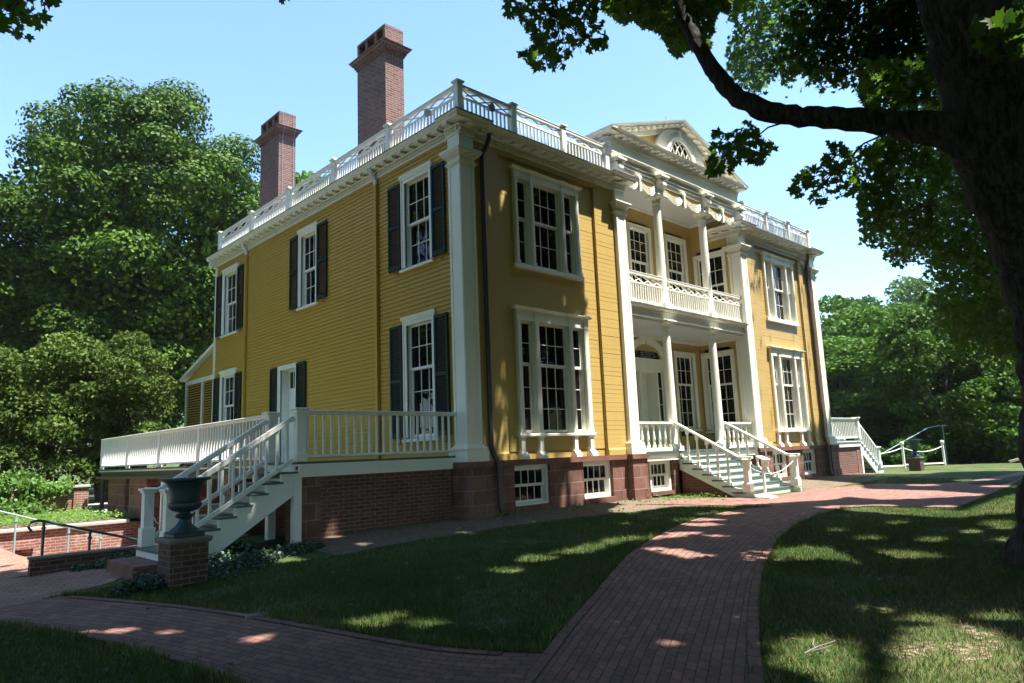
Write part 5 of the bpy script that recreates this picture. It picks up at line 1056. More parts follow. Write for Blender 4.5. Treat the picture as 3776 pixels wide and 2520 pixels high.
SUN_LIT = [[[-7.04,-2.96],[-7.05,-2.99],[-7.09,-2.96],[-7.13,-2.89],[-7.16,-2.82],[-7.16,-2.77],[-7.14,-2.75],[-7.1,-2.77],[-7.06,-2.84],[-7.03,-2.92]],[[-6.77,-3.14],[-6.82,-3.2],[-6.9,-3.19],[-6.97,-3.11],[-7.01,-3.0],[-7.02,-2.9],[-6.99,-2.81],[-6.9,-2.87],[-6.84,-2.93],[-6.79,-3.02]],[[-6.59,-3.59],[-6.63,-3.63],[-6.69,-3.58],[-6.74,-3.54],[-6.77,-3.48],[-6.77,-3.42],[-6.74,-3.38],[-6.69,-3.4],[-6.64,-3.43],[-6.6,-3.5]],[[-6.17,-4.58],[-6.2,-4.63],[-6.27,-4.62],[-6.33,-4.59],[-6.34,-4.52],[-6.35,-4.46],[-6.32,-4.4],[-6.25,-4.41],[-6.18,-4.44],[-6.16,-4.52]],[[-6.21,-5.27],[-6.22,-5.29],[-6.24,-5.26],[-6.26,-5.25],[-6.26,-5.22],[-6.26,-5.19],[-6.25,-5.18],[-6.23,-5.17],[-6.21,-5.2],[-6.19,-5.24]],[[-0.44,-4.49],[-0.26,-4.96],[-0.47,-5.74],[-0.91,-5.39],[-0.66,-4.79]],[[-0.16,-5.82],[0.59,-5.8],[-0.41,-6.29],[-0.5,-6.07]],[[1.19,-4.35],[1.06,-4.4],[0.9,-4.31],[0.79,-4.17],[0.75,-4.02],[0.86,-3.97],[0.96,-3.93],[1.1,-3.97],[1.18,-4.11],[1.26,-4.25]],[[1.25,-4.87],[1.17,-4.92],[1.04,-4.85],[0.97,-4.72],[0.9,-4.59],[0.98,-4.55],[1.06,-4.5],[1.18,-4.6],[1.28,-4.7],[1.27,-4.79]],[[3.05,-3.82],[2.81,-3.77],[2.58,-3.65],[2.36,-3.44],[2.26,-3.19],[2.36,-3.06],[2.55,-3.03],[2.82,-3.14],[3.03,-3.39],[3.1,-3.62]],[[-3.51,-7.1],[-3.55,-7.12],[-3.6,-7.09],[-3.63,-7.04],[-3.64,-7.0],[-3.62,-6.97],[-3.58,-6.96],[-3.53,-6.97],[-3.5,-7.02],[-3.49,-7.07]],[[-4.17,-7.55],[-4.2,-7.59],[-4.26,-7.56],[-4.3,-7.51],[-4.3,-7.45],[-4.28,-7.4],[-4.23,-7.39],[-4.18,-7.43],[-4.13,-7.47],[-4.11,-7.53]],[[-3.11,-7.51],[-3.12,-7.51],[-3.15,-7.5],[-3.16,-7.48],[-3.17,-7.45],[-3.15,-7.44],[-3.14,-7.44],[-3.11,-7.45],[-3.1,-7.47],[-3.09,-7.49]],[[-4.76,-7.7],[-4.78,-7.72],[-4.8,-7.72],[-4.81,-7.7],[-4.8,-7.68],[-4.79,-7.67],[-4.77,-7.66],[-4.75,-7.66],[-4.74,-7.67],[-4.74,-7.69]],[[4.29,-0.58],[4.71,-1.72],[5.1,-2.78],[7.42,-2.85],[8.88,-3.28],[8.2,-4.75],[9.01,-5.49],[10.14,-6.34],[10.68,-6.31],[11.35,-5.02],[11.5,-2.8],[11.34,-1.64],[12.05,-0.08],[10.29,1.31],[6.22,0.75]],[[6.06,-3.99],[6.98,-4.63],[7.01,-6.23],[6.86,-6.65],[9.03,-6.6],[11.68,-6.63],[10.45,-7.03],[6.89,-7.7],[5.56,-6.98],[5.56,-6.27]],[[7.11,-5.47],[6.91,-5.42],[6.71,-5.25],[6.52,-4.97],[6.52,-4.72],[6.65,-4.63],[6.85,-4.71],[7.05,-4.81],[7.23,-5.08],[7.27,-5.38]],[[7.41,-6.46],[7.21,-6.49],[7.06,-6.38],[6.95,-6.23],[7.0,-6.07],[7.16,-5.95],[7.36,-6.0],[7.57,-6.06],[7.64,-6.23],[7.64,-6.42]],[[16.29,-5.38],[15.82,-5.18],[15.54,-4.94],[15.27,-4.64],[15.4,-4.32],[15.7,-4.13],[16.09,-4.19],[16.62,-4.28],[16.73,-4.71],[16.71,-5.14]],[[13.59,-6.48],[13.23,-6.48],[12.95,-6.25],[12.96,-5.97],[12.97,-5.7],[13.18,-5.48],[13.54,-5.56],[13.74,-5.8],[13.89,-6.04],[13.79,-6.27]],[[13.38,-4.62],[13.15,-4.49],[12.94,-4.38],[12.81,-4.14],[12.88,-3.91],[13.04,-3.76],[13.27,-3.75],[13.41,-4.0],[13.56,-4.21],[13.47,-4.4]],[[32.01,-3.16],[29.78,-3.44],[29.04,-3.22],[29.38,-2.77],[30.81,-2.2],[32.88,-1.58],[35.67,-1.05],[37.74,-0.98],[36.66,-1.71],[34.27,-2.44]],[[2.61,-1.18],[5.04,-0.0],[8.24,0.6],[7.79,-1.52],[4.88,-1.6],[2.65,-1.82]],[[0.52,-1.56],[0.41,-1.6],[0.29,-1.51],[0.21,-1.41],[0.12,-1.28],[0.19,-1.2],[0.28,-1.11],[0.43,-1.16],[0.52,-1.3],[0.52,-1.43]],[[-1.6,-3.89],[-1.76,-4.02],[-2.07,-4.03],[-2.23,-3.9],[-2.46,-3.81],[-2.31,-3.69],[-2.23,-3.55],[-1.93,-3.52],[-1.67,-3.61],[-1.61,-3.76]],[[-0.57,-4.01],[-0.8,-4.15],[-1.18,-4.11],[-1.45,-4.04],[-1.6,-3.91],[-1.6,-3.76],[-1.42,-3.61],[-1.01,-3.59],[-0.65,-3.68],[-0.55,-3.85]],[[0.3,-3.84],[0.06,-3.94],[-0.24,-4.0],[-0.5,-3.93],[-0.68,-3.82],[-0.55,-3.68],[-0.36,-3.56],[-0.03,-3.55],[0.2,-3.61],[0.4,-3.7]],[[-2.66,-4.23],[-2.76,-4.27],[-2.87,-4.2],[-2.95,-4.08],[-2.94,-3.96],[-2.95,-3.81],[-2.84,-3.82],[-2.73,-3.82],[-2.69,-3.98],[-2.61,-4.11]],[[1.45,-4.42],[1.05,-4.4],[0.7,-4.42],[0.24,-4.26],[-0.02,-4.09],[0.05,-3.99],[0.26,-3.94],[0.66,-3.99],[1.15,-4.11],[1.26,-4.26]],[[2.39,-4.11],[2.19,-4.1],[2.01,-3.95],[1.89,-3.81],[1.83,-3.65],[1.9,-3.56],[2.02,-3.49],[2.21,-3.58],[2.42,-3.74],[2.45,-3.95]],[[-5.16,-5.07],[-5.27,-5.09],[-5.38,-5.08],[-5.49,-4.95],[-5.53,-4.77],[-5.49,-4.61],[-5.37,-4.61],[-5.28,-4.64],[-5.17,-4.74],[-5.12,-4.92]],[[-4.84,-5.52],[-4.94,-5.48],[-5.03,-5.5],[-5.12,-5.37],[-5.13,-5.24],[-5.13,-5.12],[-5.05,-5.05],[-4.95,-5.15],[-4.88,-5.27],[-4.85,-5.38]],[[-1.2,-1.56],[-1.32,-1.56],[-1.42,-1.58],[-1.5,-1.47],[-1.5,-1.34],[-1.45,-1.24],[-1.37,-1.1],[-1.25,-1.16],[-1.14,-1.25],[-1.13,-1.42]],[[-4.96,-4.88],[-5.0,-4.89],[-5.05,-4.85],[-5.09,-4.8],[-5.1,-4.74],[-5.11,-4.66],[-5.07,-4.61],[-5.0,-4.65],[-4.95,-4.73],[-4.94,-4.82]],[[-2.84,-0.88],[-2.88,-0.92],[-2.94,-0.87],[-3.0,-0.82],[-3.01,-0.73],[-3.0,-0.64],[-2.95,-0.59],[-2.89,-0.66],[-2.83,-0.71],[-2.8,-0.82]],[[4.19,-3.5],[3.99,-3.48],[3.79,-3.37],[3.59,-3.19],[3.54,-2.98],[3.64,-2.86],[3.8,-2.81],[4.05,-2.91],[4.28,-3.13],[4.29,-3.37]],[[0.42,-6.0],[1.17,-6.16],[1.12,-6.49],[1.63,-6.66],[1.34,-7.06],[1.45,-7.46],[1.26,-8.03],[0.86,-7.79],[0.71,-7.48],[0.14,-7.32],[0.25,-6.85],[-0.03,-6.69],[-0.55,-6.46]],[[2.49,-6.74],[2.38,-6.78],[2.25,-6.69],[2.16,-6.57],[2.17,-6.46],[2.24,-6.38],[2.35,-6.4],[2.47,-6.47],[2.58,-6.57],[2.58,-6.7]],[[2.8,-7.61],[2.65,-7.6],[2.49,-7.56],[2.36,-7.44],[2.4,-7.3],[2.53,-7.2],[2.72,-7.21],[2.92,-7.27],[2.94,-7.43],[2.94,-7.56]],[[4.57,-6.53],[4.43,-6.46],[4.33,-6.42],[4.23,-6.33],[4.23,-6.2],[4.32,-6.13],[4.46,-6.18],[4.59,-6.22],[4.63,-6.33],[4.66,-6.45]],[[5.06,-7.96],[4.69,-8.06],[4.4,-7.97],[4.42,-7.8],[4.59,-7.67],[4.79,-7.5],[5.18,-7.5],[5.5,-7.56],[5.55,-7.73],[5.3,-7.86]],[[3.98,-7.71],[3.83,-7.74],[3.67,-7.7],[3.66,-7.59],[3.68,-7.5],[3.82,-7.46],[3.97,-7.44],[4.07,-7.5],[4.22,-7.57],[4.16,-7.69]],[[3.33,-8.45],[3.18,-8.43],[3.05,-8.37],[2.93,-8.28],[3.02,-8.18],[3.12,-8.12],[3.3,-8.1],[3.49,-8.16],[3.46,-8.29],[3.43,-8.38]],[[3.02,-6.04],[2.92,-6.04],[2.79,-6.01],[2.74,-5.9],[2.74,-5.8],[2.83,-5.76],[2.92,-5.75],[3.04,-5.78],[3.11,-5.88],[3.12,-5.99]],[[-3.71,-8.0],[-3.27,-8.13],[-3.13,-8.46],[-3.24,-8.65],[-3.79,-8.86],[-4.42,-9.06],[-4.49,-8.98],[-4.34,-8.64],[-4.29,-8.41]],[[-3.06,-8.7],[-2.58,-8.67],[-2.21,-8.96],[-2.29,-9.37],[-2.52,-9.58],[-3.78,-9.82],[-4.1,-9.44],[-4.23,-9.29],[-4.35,-9.14]],[[-2.03,-8.9],[-2.13,-8.92],[-2.26,-8.81],[-2.33,-8.7],[-2.4,-8.57],[-2.31,-8.53],[-2.2,-8.57],[-2.08,-8.62],[-1.99,-8.74],[-1.99,-8.83]],[[-1.64,-9.27],[-1.73,-9.29],[-1.84,-9.21],[-1.92,-9.12],[-1.91,-9.04],[-1.86,-8.98],[-1.75,-9.02],[-1.63,-9.05],[-1.53,-9.16],[-1.56,-9.25]],[[-1.99,-8.42],[-2.06,-8.42],[-2.14,-8.39],[-2.23,-8.33],[-2.19,-8.26],[-2.15,-8.21],[-2.05,-8.19],[-1.97,-8.25],[-1.91,-8.32],[-1.92,-8.38]],[[-4.02,-0.98],[-4.1,-1.04],[-4.24,-0.91],[-4.35,-0.64],[-4.42,-0.42],[-4.44,-0.19],[-4.34,-0.21],[-4.22,-0.34],[-4.06,-0.55],[-3.99,-0.82]],[[-4.8,-0.35],[-4.86,-0.42],[-4.95,-0.36],[-5.05,-0.18],[-5.11,0.05],[-5.08,0.23],[-4.99,0.22],[-4.91,0.13],[-4.8,0.02],[-4.78,-0.19]],[[-5.27,1.13],[-5.35,1.1],[-5.47,1.15],[-5.6,1.43],[-5.63,1.73],[-5.62,1.92],[-5.58,2.11],[-5.45,1.93],[-5.32,1.67],[-5.23,1.33]]]
dS = -np.array(TOSUN)
def grow(p, d): q = np.asarray(p, float); c = q.mean(0); v = q - c; return q + v / (np.linalg.norm(v, axis=1, keepdims=True) + 1e-6) * d
SUN_LIT = [grow(p, 0.08 if np.ptp(np.asarray(p), axis=0).max() < 1.3 else 0.03) for p in SUN_LIT] + [np.array(p) for p in ([(3.9, -1.0), (4.3, 0.1), (14.6, 0.1), (13.4, -2.4), (10.5, -3.6), (8, -3.9), (6.2, -3.1), (4.6, -1.9)], [(-5.3, 0.15), (-4.5, 0.2), (-4.2, 0.6), (-5.0, 0.75)], [(-5.3, 0.75), (-3.5, 0.6), (-3.3, 1.05), (-5.3, 1.2)], [(-6.0, 1.2), (-5.5, 1.1), (-5.4, 1.5), (-5.9, 1.6)])]
def wants_shade(P):
    """where the photographed sun flecks fall the crown has gaps: True where a leaf at P may shade what lies under it"""
    tw = (0.1 - P[:, 1]) / dS[1]; tg = (P[:, 2] + 1.3) / -dS[2]
    fac = (tw < tg) & (tw > 0); fx = P[:, 0] + dS[0] * tw; fz = P[:, 2] + dS[2] * tw
    gxx = P[:, 0] + dS[0] * tg; gyy = P[:, 1] + dS[1] * tg
    ok = np.ones(len(P), bool)
    for poly in SUN_LIT:
        q = np.asarray(poly); near = (gxx > q[:, 0].min()) & (gxx < q[:, 0].max()) & (gyy > q[:, 1].min()) & (gyy < q[:, 1].max()) & ~fac
        if near.any(): i = np.where(near)[0]; ok[i[inpoly(gxx[i], gyy[i], q)]] = False
    # left-hand apron of the court and everything left of it lies in the sun
    ok &= ~((~fac) & (gxx < -6.3) & (gyy > 2.3))
    wob = 0.22 * np.sin(fz * 2.1) + 0.12 * np.sin(fz * 5.3 + 1)
    edge = np.where(fz > 3.3, np.where(fz < 4.35, 4.05, 3.80), 3.55) + 0.0 * wob
    sh = (fx < edge) & (fz < 7.2)
    sh |= (fx < 1.75) & (fz >= 7.2) & (fz < 8.4)
    sh &= ~((fx > 0.45) & (fx < 4.6) & (fz < 0.62 + wob) & (fz > -0.14))
    sh &= ~((np.abs(fx - 1.22 - 0.06 * wob) < 0.09) & (fz < 2.0) & (fz > 0.3)); sh &= ~((np.abs(fx - 0.98) < 0.05) & (fz < 1.5) & (fz > 0.3))
    sh &= ~((fx > 3.0) & (fx < 4.0) & (fz < 0.9))
    sh &= ~((fx > 4.35) & (fx < 14.5))
    sh &= ~((np.abs(fx + 0.38) < 0.09) & (fz < -0.2)); sh &= ~((np.abs(fx + 2.75) < 0.2) & (fz < -0.2)); sh &= ~((np.abs(fx + 3.15) < 0.3) & (fz > -0.1) & (fz < 0.1))
    sh &= ~((np.abs(fz - (1.67 + (fx + 3.5) * 0.6)) < 0.28) & (fx < -3.5) & (fx > -5.3)); sh &= ~((np.abs(fz - 0.30) < 0.32) & (np.abs(fx + 4.15) < 0.5)); sh &= ~((np.abs(fz + 0.05) < 0.18) & (np.abs(fx + 4.9) < 0.25))
    sh |= (fx > 15.6) & (fz < 0.75 + 0.3 * np.sin(fx * 9)) & (fx < 22)
    sh |= fz > 10.3
    return ok & (~fac | sh)

# ---- the big maple at the right: trunk, limbs, crown ----
maple = tag(empty("maple_tree", (1.35, -9.35, -1.4)), "huge old maple at the right edge with one dark limb reaching over the lawn", "tree")
TR = [(1.63, -9.53, -1.75), (1.61, -9.52, -1.35), (1.42, -9.36, -1.0), (1.31, -9.29, -0.3), (1.29, -9.36, 0.6), (1.1, -9.43, 1.6), (0.85, -9.38, 2.4), (0.54, -9.33, 3.4), (0.19, -9.31, 4.2), (-0.28, -9.2, 5.2), (-0.6, -9.0, 7.5), (-0.6, -8.8, 11.0)]
TRr = [1.2, 0.95, 0.66, 0.45, 0.39, 0.38, 0.43, 0.52, 0.48, 0.36, 0.28, 0.12]
def limb(P, R, n=18, jit=0.07, sub=5):
    P = np.array(P, float); q = resample(smoothp(P, 2), len(P) * sub); dl = np.r_[0, np.cumsum(np.linalg.norm(np.diff(P, axis=0), axis=1))]; ql = np.r_[0, np.cumsum(np.linalg.norm(np.diff(q, axis=0), axis=1))]; r = np.interp(ql / ql[-1], dl / dl[-1], R); m_ = MB()
    q = q + RNG.normal(scale=0.06, size=q.shape) * r[:, None]; m_.tube([tuple(x) for x in q], list(r), n, jit); return m_
m = limb(TR, TRr, 26, 0.07, 7); m.build("trunk", "bark", maple, smooth=True)
LB = [(0.45, -9.25, 3.30), (0.15, -9.05, 3.55), (-0.06, -8.8, 3.72), (-0.09, -8.39, 3.93), (-0.18, -7.8, 4.20), (-0.31, -7.17, 4.44), (-0.45, -6.83, 4.62), (-0.54, -6.5, 5.0), (-0.64, -6.25, 5.55), (-0.68, -6.05, 6.09), (-0.66, -5.91, 6.65), (-0.6, -5.7, 7.6), (-0.9, -5.2, 9.0)]
m = limb(LB, [0.34, 0.25, 0.20, 0.155, 0.134, 0.13, 0.13, 0.12, 0.106, 0.094, 0.08, 0.068, 0.04], 16, 0.10, 6); m.build("limb", "bark", maple, smooth=True)
for P, R in (([(0.6, -9.4, 3.0), (0.75, -9.9, 4.2), (1.4, -10.6, 5.5), (2.2, -11.0, 8)], [0.42, 0.36, 0.28, 0.14]), ([(-0.3, -9.2, 5.2), (-1.6, -9.6, 6.6), (-3.2, -10, 8.6), (-5, -10, 11)], [0.28, 0.2, 0.14, 0.06]),
             ([(1.0, -9.35, 4.0), (2.4, -9.0, 6.2), (4.2, -8.6, 8.6), (6.5, -8, 10.5)], [0.3, 0.22, 0.15, 0.05]), ([(-0.6, -9, 7), (-0.8, -7.5, 9.6), (-1.2, -5.6, 12)], [0.2, 0.12, 0.05])):
    limb(P, R, 12, 0.06).build("limb", "bark", maple, smooth=True)
# high crown, out of the picture above, which throws the dappled shade
n = 620000
P = np.c_[RNG.uniform(-13.5, 26, n), RNG.uniform(-23, -1.6, n), RNG.uniform(8.5, 16.5, n)]
P = np.r_[P, np.c_[RNG.uniform(5, 15, 16000), RNG.uniform(-3.5, 3.5, 16000), RNG.uniform(14.5, 20, 16000)]]  # extra leaves added out of view above the roof, shading the foliage below
u, v, z = px(P); P = P[((z < 0.2) | (v < -60) | (u > 3860) | (u < -90))]
P = P[wants_shade(P)]
cl = 0.5 + 0.5 * np.sin(P[:, 0] * 1.9 + 1.3 * np.sin(P[:, 1] * 1.1)) * np.sin(P[:, 1] * 1.7 + P[:, 2] * 0.8)
P = P[RNG.uniform(size=len(P)) < 0.8 + 0.2 * cl]
P = P[RNG.permutation(len(P))[:125000]]
lf = P[:, 0] < 7.5
leaves("crown", P[lf], 0.34, "maple_leaf", STAR, 0.6, maple)
maple2 = tag(empty("maple_tree", (14.6, -9.6, -1.3)), "second maple whose fine leaves fill the sky behind the dark trunk", "tree")
limb([(14.6, -9.6, -1.6), (14.6, -9.5, 1), (14.4, -9.3, 4), (14.0, -8.8, 8), (13.6, -8.2, 12)], [0.5, 0.36, 0.32, 0.22, 0.08], 14).build("trunk", "bark", maple2, smooth=True)
leaves("crown", P[~lf], 0.34, "maple_leaf", STAR, 0.6, maple2)
# foliage of the second maple inside the picture
B2 = [(2226, -80), (2226, 44), (2254, 55), (2310, 100), (2382, 83), (2437, 128), (2476, 185), (2500, 205), (2560, 190), (2600, 215), (2620, 170), (2612, 130), (2650, 90), (2690, 30), (2690, -80)]
B3 = [(2676, -80), (2690, 35), (2740, 95), (2740, 125), (2685, 175), (2676, 220), (2690, 315), (2725, 330), (2790, 325), (2870, 262), (2960, 290), (3020, 270), (3080, 325), (3100, 270), (3170, 240), (3176, 300), (3190, 390), (3300, 420), (3560, 420), (3900, 420), (4150, 380), (4350, 250), (4420, 60), (4380, -80)]
B4 = [(3265, 500), (3225, 560), (3180, 700), (3165, 760), (3180, 840), (3214, 870), (3280, 894), (3291, 950), (3330, 966), (3408, 939), (3447, 983), (3469, 1022), (3458, 1075), (3430, 1110), (3470, 1190), (3500, 1255), (3560, 1290), (3640, 1270), (3700, 1290), (3790, 1330), (3900, 1300), (4080, 1240), (4230, 1080), (4300, 800), (4200, 480)]
def foliage(poly, n, d0, d1, thin=0.0):
    q = np.array(poly); u = RNG.uniform(q[:, 0].min(), q[:, 0].max(), n); v = RNG.uniform(q[:, 1].min(), q[:, 1].max(), n)
    f = 60 * np.sin(u * 0.011 + v * 0.007) ; w = 14 * np.sin(u * 0.06) + 10 * np.sin(u * 0.021 + v * 0.05)
    i = inpoly(u + w * 0.6 + RNG.normal(scale=thin + 1e-6, size=n), v + w + RNG.normal(scale=thin + 1e-6, size=n), q); u, v = u[i], v[i]; z = RNG.uniform(d0, d1, len(u)) + 1.2 * np.sin(u * 0.02) * np.sin(v * 0.025); return unpx(u, v, z)
def clumpy(P, sc, keep):
    s_ = np.sin(P[:, 0] * sc + 1.7 * np.sin(P[:, 2] * sc * 0.7)) * np.sin(P[:, 1] * sc * 1.2 + 2) * np.sin(P[:, 2] * sc * 1.3 + np.sin(P[:, 0] * sc)); return P[RNG.uniform(size=len(P)) < keep + (1 - keep) * (s_ > -0.1)]
Q = np.r_[foliage(B3, 62000, 16, 23, 22), foliage(B4, 74000, 16, 24, 26)]; Q = clumpy(Q, 2.3, 0.22); 
for _ in range(9):       # leaves that would close a sunlit gap hang on a nearer or farther branch instead
    b_ = ~wants_shade(Q); uu, vv, z_ = px(Q[b_]); Q[b_] = unpx(uu, vv, RNG.uniform(15, 27, b_.sum()))
tw_ = (0.1 - Q[:, 1]) / dS[1]; fz_ = Q[:, 2] + dS[2] * tw_; Q = Q[wants_shade(Q) | (RNG.uniform(size=len(Q)) < np.where((tw_ > 0) & (fz_ > 7.3), 1.0, np.where((tw_ > 0) & (fz_ > 5.0), 0.55, 0.04)))]
leaves("crown", Q, 0.15, "maple_leaf", STAR, 0.35, maple2)
Q = foliage(B2, 5200, 11, 15); leaves("crown", clumpy(Q, 2.2, 0.4), 0.15, "maple_leaf", STAR, 0.4, maple)
# near sprays with full maple leaves
SP_A = [(1838, -60), (1860, 30), (1916, 100), (1960, 125), (1925, 195), (1916, 215), (1977, 258), (2043, 250), (2088, 211), (2143, 183), (2190, 160), (2226, 189), (2245, 144), (2232, 100), (2226, 44), (2240, -60)]
SP_D = [(2745, 450), (2690, 470), (2625, 500), (2620, 560), (2590, 630), (2630, 662), (2680, 640), (2720, 625), (2730, 570), (2760, 600), (2800, 610), (2840, 590), (2872, 560), (2850, 520), (2800, 500), (2790, 455)]
SP_E = [(3080, 520), (3030, 560), (3020, 600), (2980, 610), (2960, 640), (2915, 700), (2940, 730), (3000, 730), (3020, 770), (3080, 775), (3100, 720), (3150, 740), (3190, 690), (3170, 620), (3230, 590), (3300, 560), (3240, 520), (3190, 545), (3140, 560), (3110, 515)]
SP_G = [(-60, -60), (-60, 90), (0, 100), (20, 145), (60, 140), (75, 120), (115, 150), (150, 120), (175, 60), (150, 30), (205, 15), (210, -60)]
SP_H = [(1032, -60), (1036, 4), (1060, 8), (1085, 3), (1090, -60)]
SP_I = [(3600, 60), (3580, 150), (3640, 215), (3700, 225), (3790, 200), (3800, 60)]
SP_C = [(3190, 215), (3170, 330), (3185, 400), (3260, 415), (3340, 330), (3420, 260), (3380, 215)]
for poly, n, d0, d1, sz, tgt in ((SP_A, 430, 8.2, 9.2, 0.125, maple), (SP_D, 230, 9.3, 10.2, 0.125, maple), (SP_E, 270, 9.3, 10.2, 0.125, maple), (SP_G, 120, 6.3, 6.9, 0.125, maple), (SP_H, 14, 7.5, 8.0, 0.12, maple), (SP_I, 120, 6.5, 7.0, 0.15, maple), (SP_C, 130, 8.6, 9.6, 0.13, maple)):
    Q = foliage(poly, int(n * 1.9), d0, d1)[:n]
    back = np.array(cC) - Q; back /= np.linalg.norm(back, axis=1, keepdims=True)
    leaves("crown", Q, sz, "maple_leaf", MAPLE, 0.5, tgt, nrm=np.array([0, 0, 0.45]) + back * 0.75)
    c = Q.mean(0); tw = MB()
    for k in range(0, len(Q), 14): e = Q[k]; mid = (c + e) / 2 + RNG.normal(scale=0.06, size=3); tw.tube([tuple(c + (0, 0, 0.1)), tuple(mid), tuple(e)], [0.008, 0.005, 0.003], 4)
    tw.build("twig", "bark", maple)
for a, b in (((-0.30, -7.3, 4.35), (-0.2, -6.45, 4.25)), ((-0.09, -8.39, 3.85), (0.75, -7.35, 3.9)), ((-3.2, -10, 8.6), (-3.3, -5.7, 5.4))): tw = MB(); tw.tube([a, tuple((np.array(a) + b) / 2 + (0, 0, 0.1)), b], [0.018, 0.012, 0.008], 5); tw.build("twig", "bark", maple)

# ---- general tree builder ----
def blob_crown(c, rad, nb, nl, size, squash=0.75, seed=1, low=-0.5, br=(0.20, 0.30)):
    r = np.random.default_rng(seed); c = np.array(c); rad = np.array(rad); B = []
    while len(B) < nb:
        d = r.normal(size=3); d /= np.linalg.norm(d); d[2] = max(d[2], low) if r.uniform() < 0.75 else d[2]; B.append(c + d * rad * r.uniform(0.45, 0.95) ** 0.6)
    B = np.array(B); R = rad.mean() * r.uniform(*br, nb); w = R ** 2 / (R ** 2).sum(); k = r.choice(nb, nl, p=w)
    d = r.normal(size=(nl, 3)); d /= np.linalg.norm(d, axis=1, keepdims=True); d[:, 2] = np.where((d[:, 2] < -0.25) & (r.uniform(size=nl) < 0.7), -d[:, 2], d[:, 2]); rr = r.uniform(0.35, 1.0, nl) ** 0.5
    P = B[k] + d * (R[k] * rr)[:, None] * np.array([1.15, 1.15, squash])
    return P, B, d
def tree(name, base, crown_c, rad, nb, nl, size, mat, label, group=None, trunks=1, tr=0.3, seed=1, shape=HEX, up=0.5, low=-0.5, limbs=10, br=(0.20, 0.30), sq=0.75, dn=0.45):
    o = tag(empty(name, base), label, "tree", group); P, B, d = blob_crown(crown_c, rad, nb, nl, size, seed=seed, low=low, br=br, squash=sq); base = np.array(base); cc = np.array(crown_c)
    for i in range(trunks):
        off = RNG.normal(scale=0.5, size=3) * (trunks > 1); off[2] = 0
        top = cc + RNG.normal(scale=0.25, size=3) * np.array(rad); limb([tuple(base + off + (0, 0, -0.3)), tuple(base + off * 1.3 + (top - base) * 0.3), tuple(base + off * 2 + (top - base) * 0.65), tuple(top)], [tr * 1.5, tr, tr * 0.7, tr * 0.25], 9).build("trunk", "bark", o, smooth=True)
    if limbs:
        m_ = MB(); st = base + (cc - base) * 0.45
        for k in range(limbs): b_ = B[int(k * len(B) / limbs)]; mid = (st + b_) / 2 + (0, 0, 0.06 * rad[2]); m_.tube([tuple(st), tuple(mid), tuple(b_)], [tr * 0.45, tr * 0.25, tr * 0.06], 6)
        m_.build("limb", "bark", o)
    leaves("crown", P, size, mat, shape, up, o, nrm=d * dn + np.array([0, 0, 0.9 - dn]))
    return o
def copy_tree(o, loc, rz, sc, label=None, group=None):
    r = o.copy(); COL.objects.link(r); r.location = loc; r.rotation_euler = (0, 0, rz); r.scale = (sc[0], sc[0], sc[1]); EMPTY_AT[r.name] = Vector(loc)
    if label: r['label'] = label
    if group: r['group'] = group
    for ch in o.children: c = ch.copy(); COL.objects.link(c); c.parent = r; c.matrix_parent_inverse = ch.matrix_parent_inverse.copy()
    return r
lm = tree("maple_tree", (1.5, 26.5, -1.3), (1.0, 26.2, 10.6), (7.3, 7.0, 8.7), 210, 125000, 0.165, "bright_leaf", "large round maple rising behind the left end of the house", trunks=4, tr=0.35, seed=3, br=(0.105, 0.185), low=-0.9, sq=0.85, up=0.7, dn=0.75)
r_ = RNG.normal(size=(26000, 3)); r_ /= np.linalg.norm(r_, axis=1, keepdims=True); leaves("crown", np.array([1.0, 26.2, 9.9]) + r_ * np.array([6.6, 6.4, 7.4]) * RNG.uniform(0.2, 0.98, (26000, 1)) ** 0.5, 0.26, "bright_leaf", HEX, 0.4, lm)
tree("small_tree", (-3.6, 17.6, -1.3), (-3.9, 17.6, 2.2), (2.5, 2.4, 2.85), 60, 24000, 0.13, "olive_leaf", "left dome of the low olive green trees in front of the big maple", trunks=4, tr=0.07, seed=8, shape=KITE, br=(0.17, 0.36), low=-0.9)
tree("small_tree", (-1.6, 17.0, -1.3), (-1.75, 17.0, 2.1), (1.9, 2.0, 2.85), 52, 20000, 0.13, "olive_leaf", "right dome of the low olive green trees beside the lean-to", trunks=3, tr=0.07, seed=18, shape=KITE, br=(0.17, 0.36), low=-0.9)
tree("small_tree", (-6.6, 18.4, -1.3), (-6.4, 18.4, 1.9), (2.4, 2.3, 2.4), 50, 20000, 0.13, "olive_leaf", "low olive green tree cut by the left edge of the photo", trunks=3, tr=0.07, seed=9, shape=KITE, br=(0.17, 0.36), low=-0.9)
wt = tree("shade_tree", (6.0, 44, -1.3), (6.0, 44, 8.6), (7.0, 7.0, 7.5), 60, 26000, 0.34, "forest_leaf", "dark tree of the left wood standing behind the round maple", "trees of the left wood", trunks=1, tr=0.4, seed=12, low=-0.7)
for (x, y, rz, s_, h_) in ((-2.5, 49, 1, 1.0, 1.0), (-9, 41, 2, 0.95, 0.9), (-16, 36, 3, 1.0, 1.0), (1, 60, 4, 1.1, 1.0), (-12, 58, 5, 1.2, 1.1), (10, 62, 0.5, 1.2, 1.0), (-22, 48, 1.5, 1.2, 1.1)):
    copy_tree(wt, (x, y, -1.3), rz, (s_, h_), "dark tree of the left wood standing behind the round maple", "trees of the left wood")
copy_tree(wt, (12.0, 31.5, -1.3), 2.2, (0.95, 1.12), "tree whose sunny top shows between the far chimney and the roof railing")
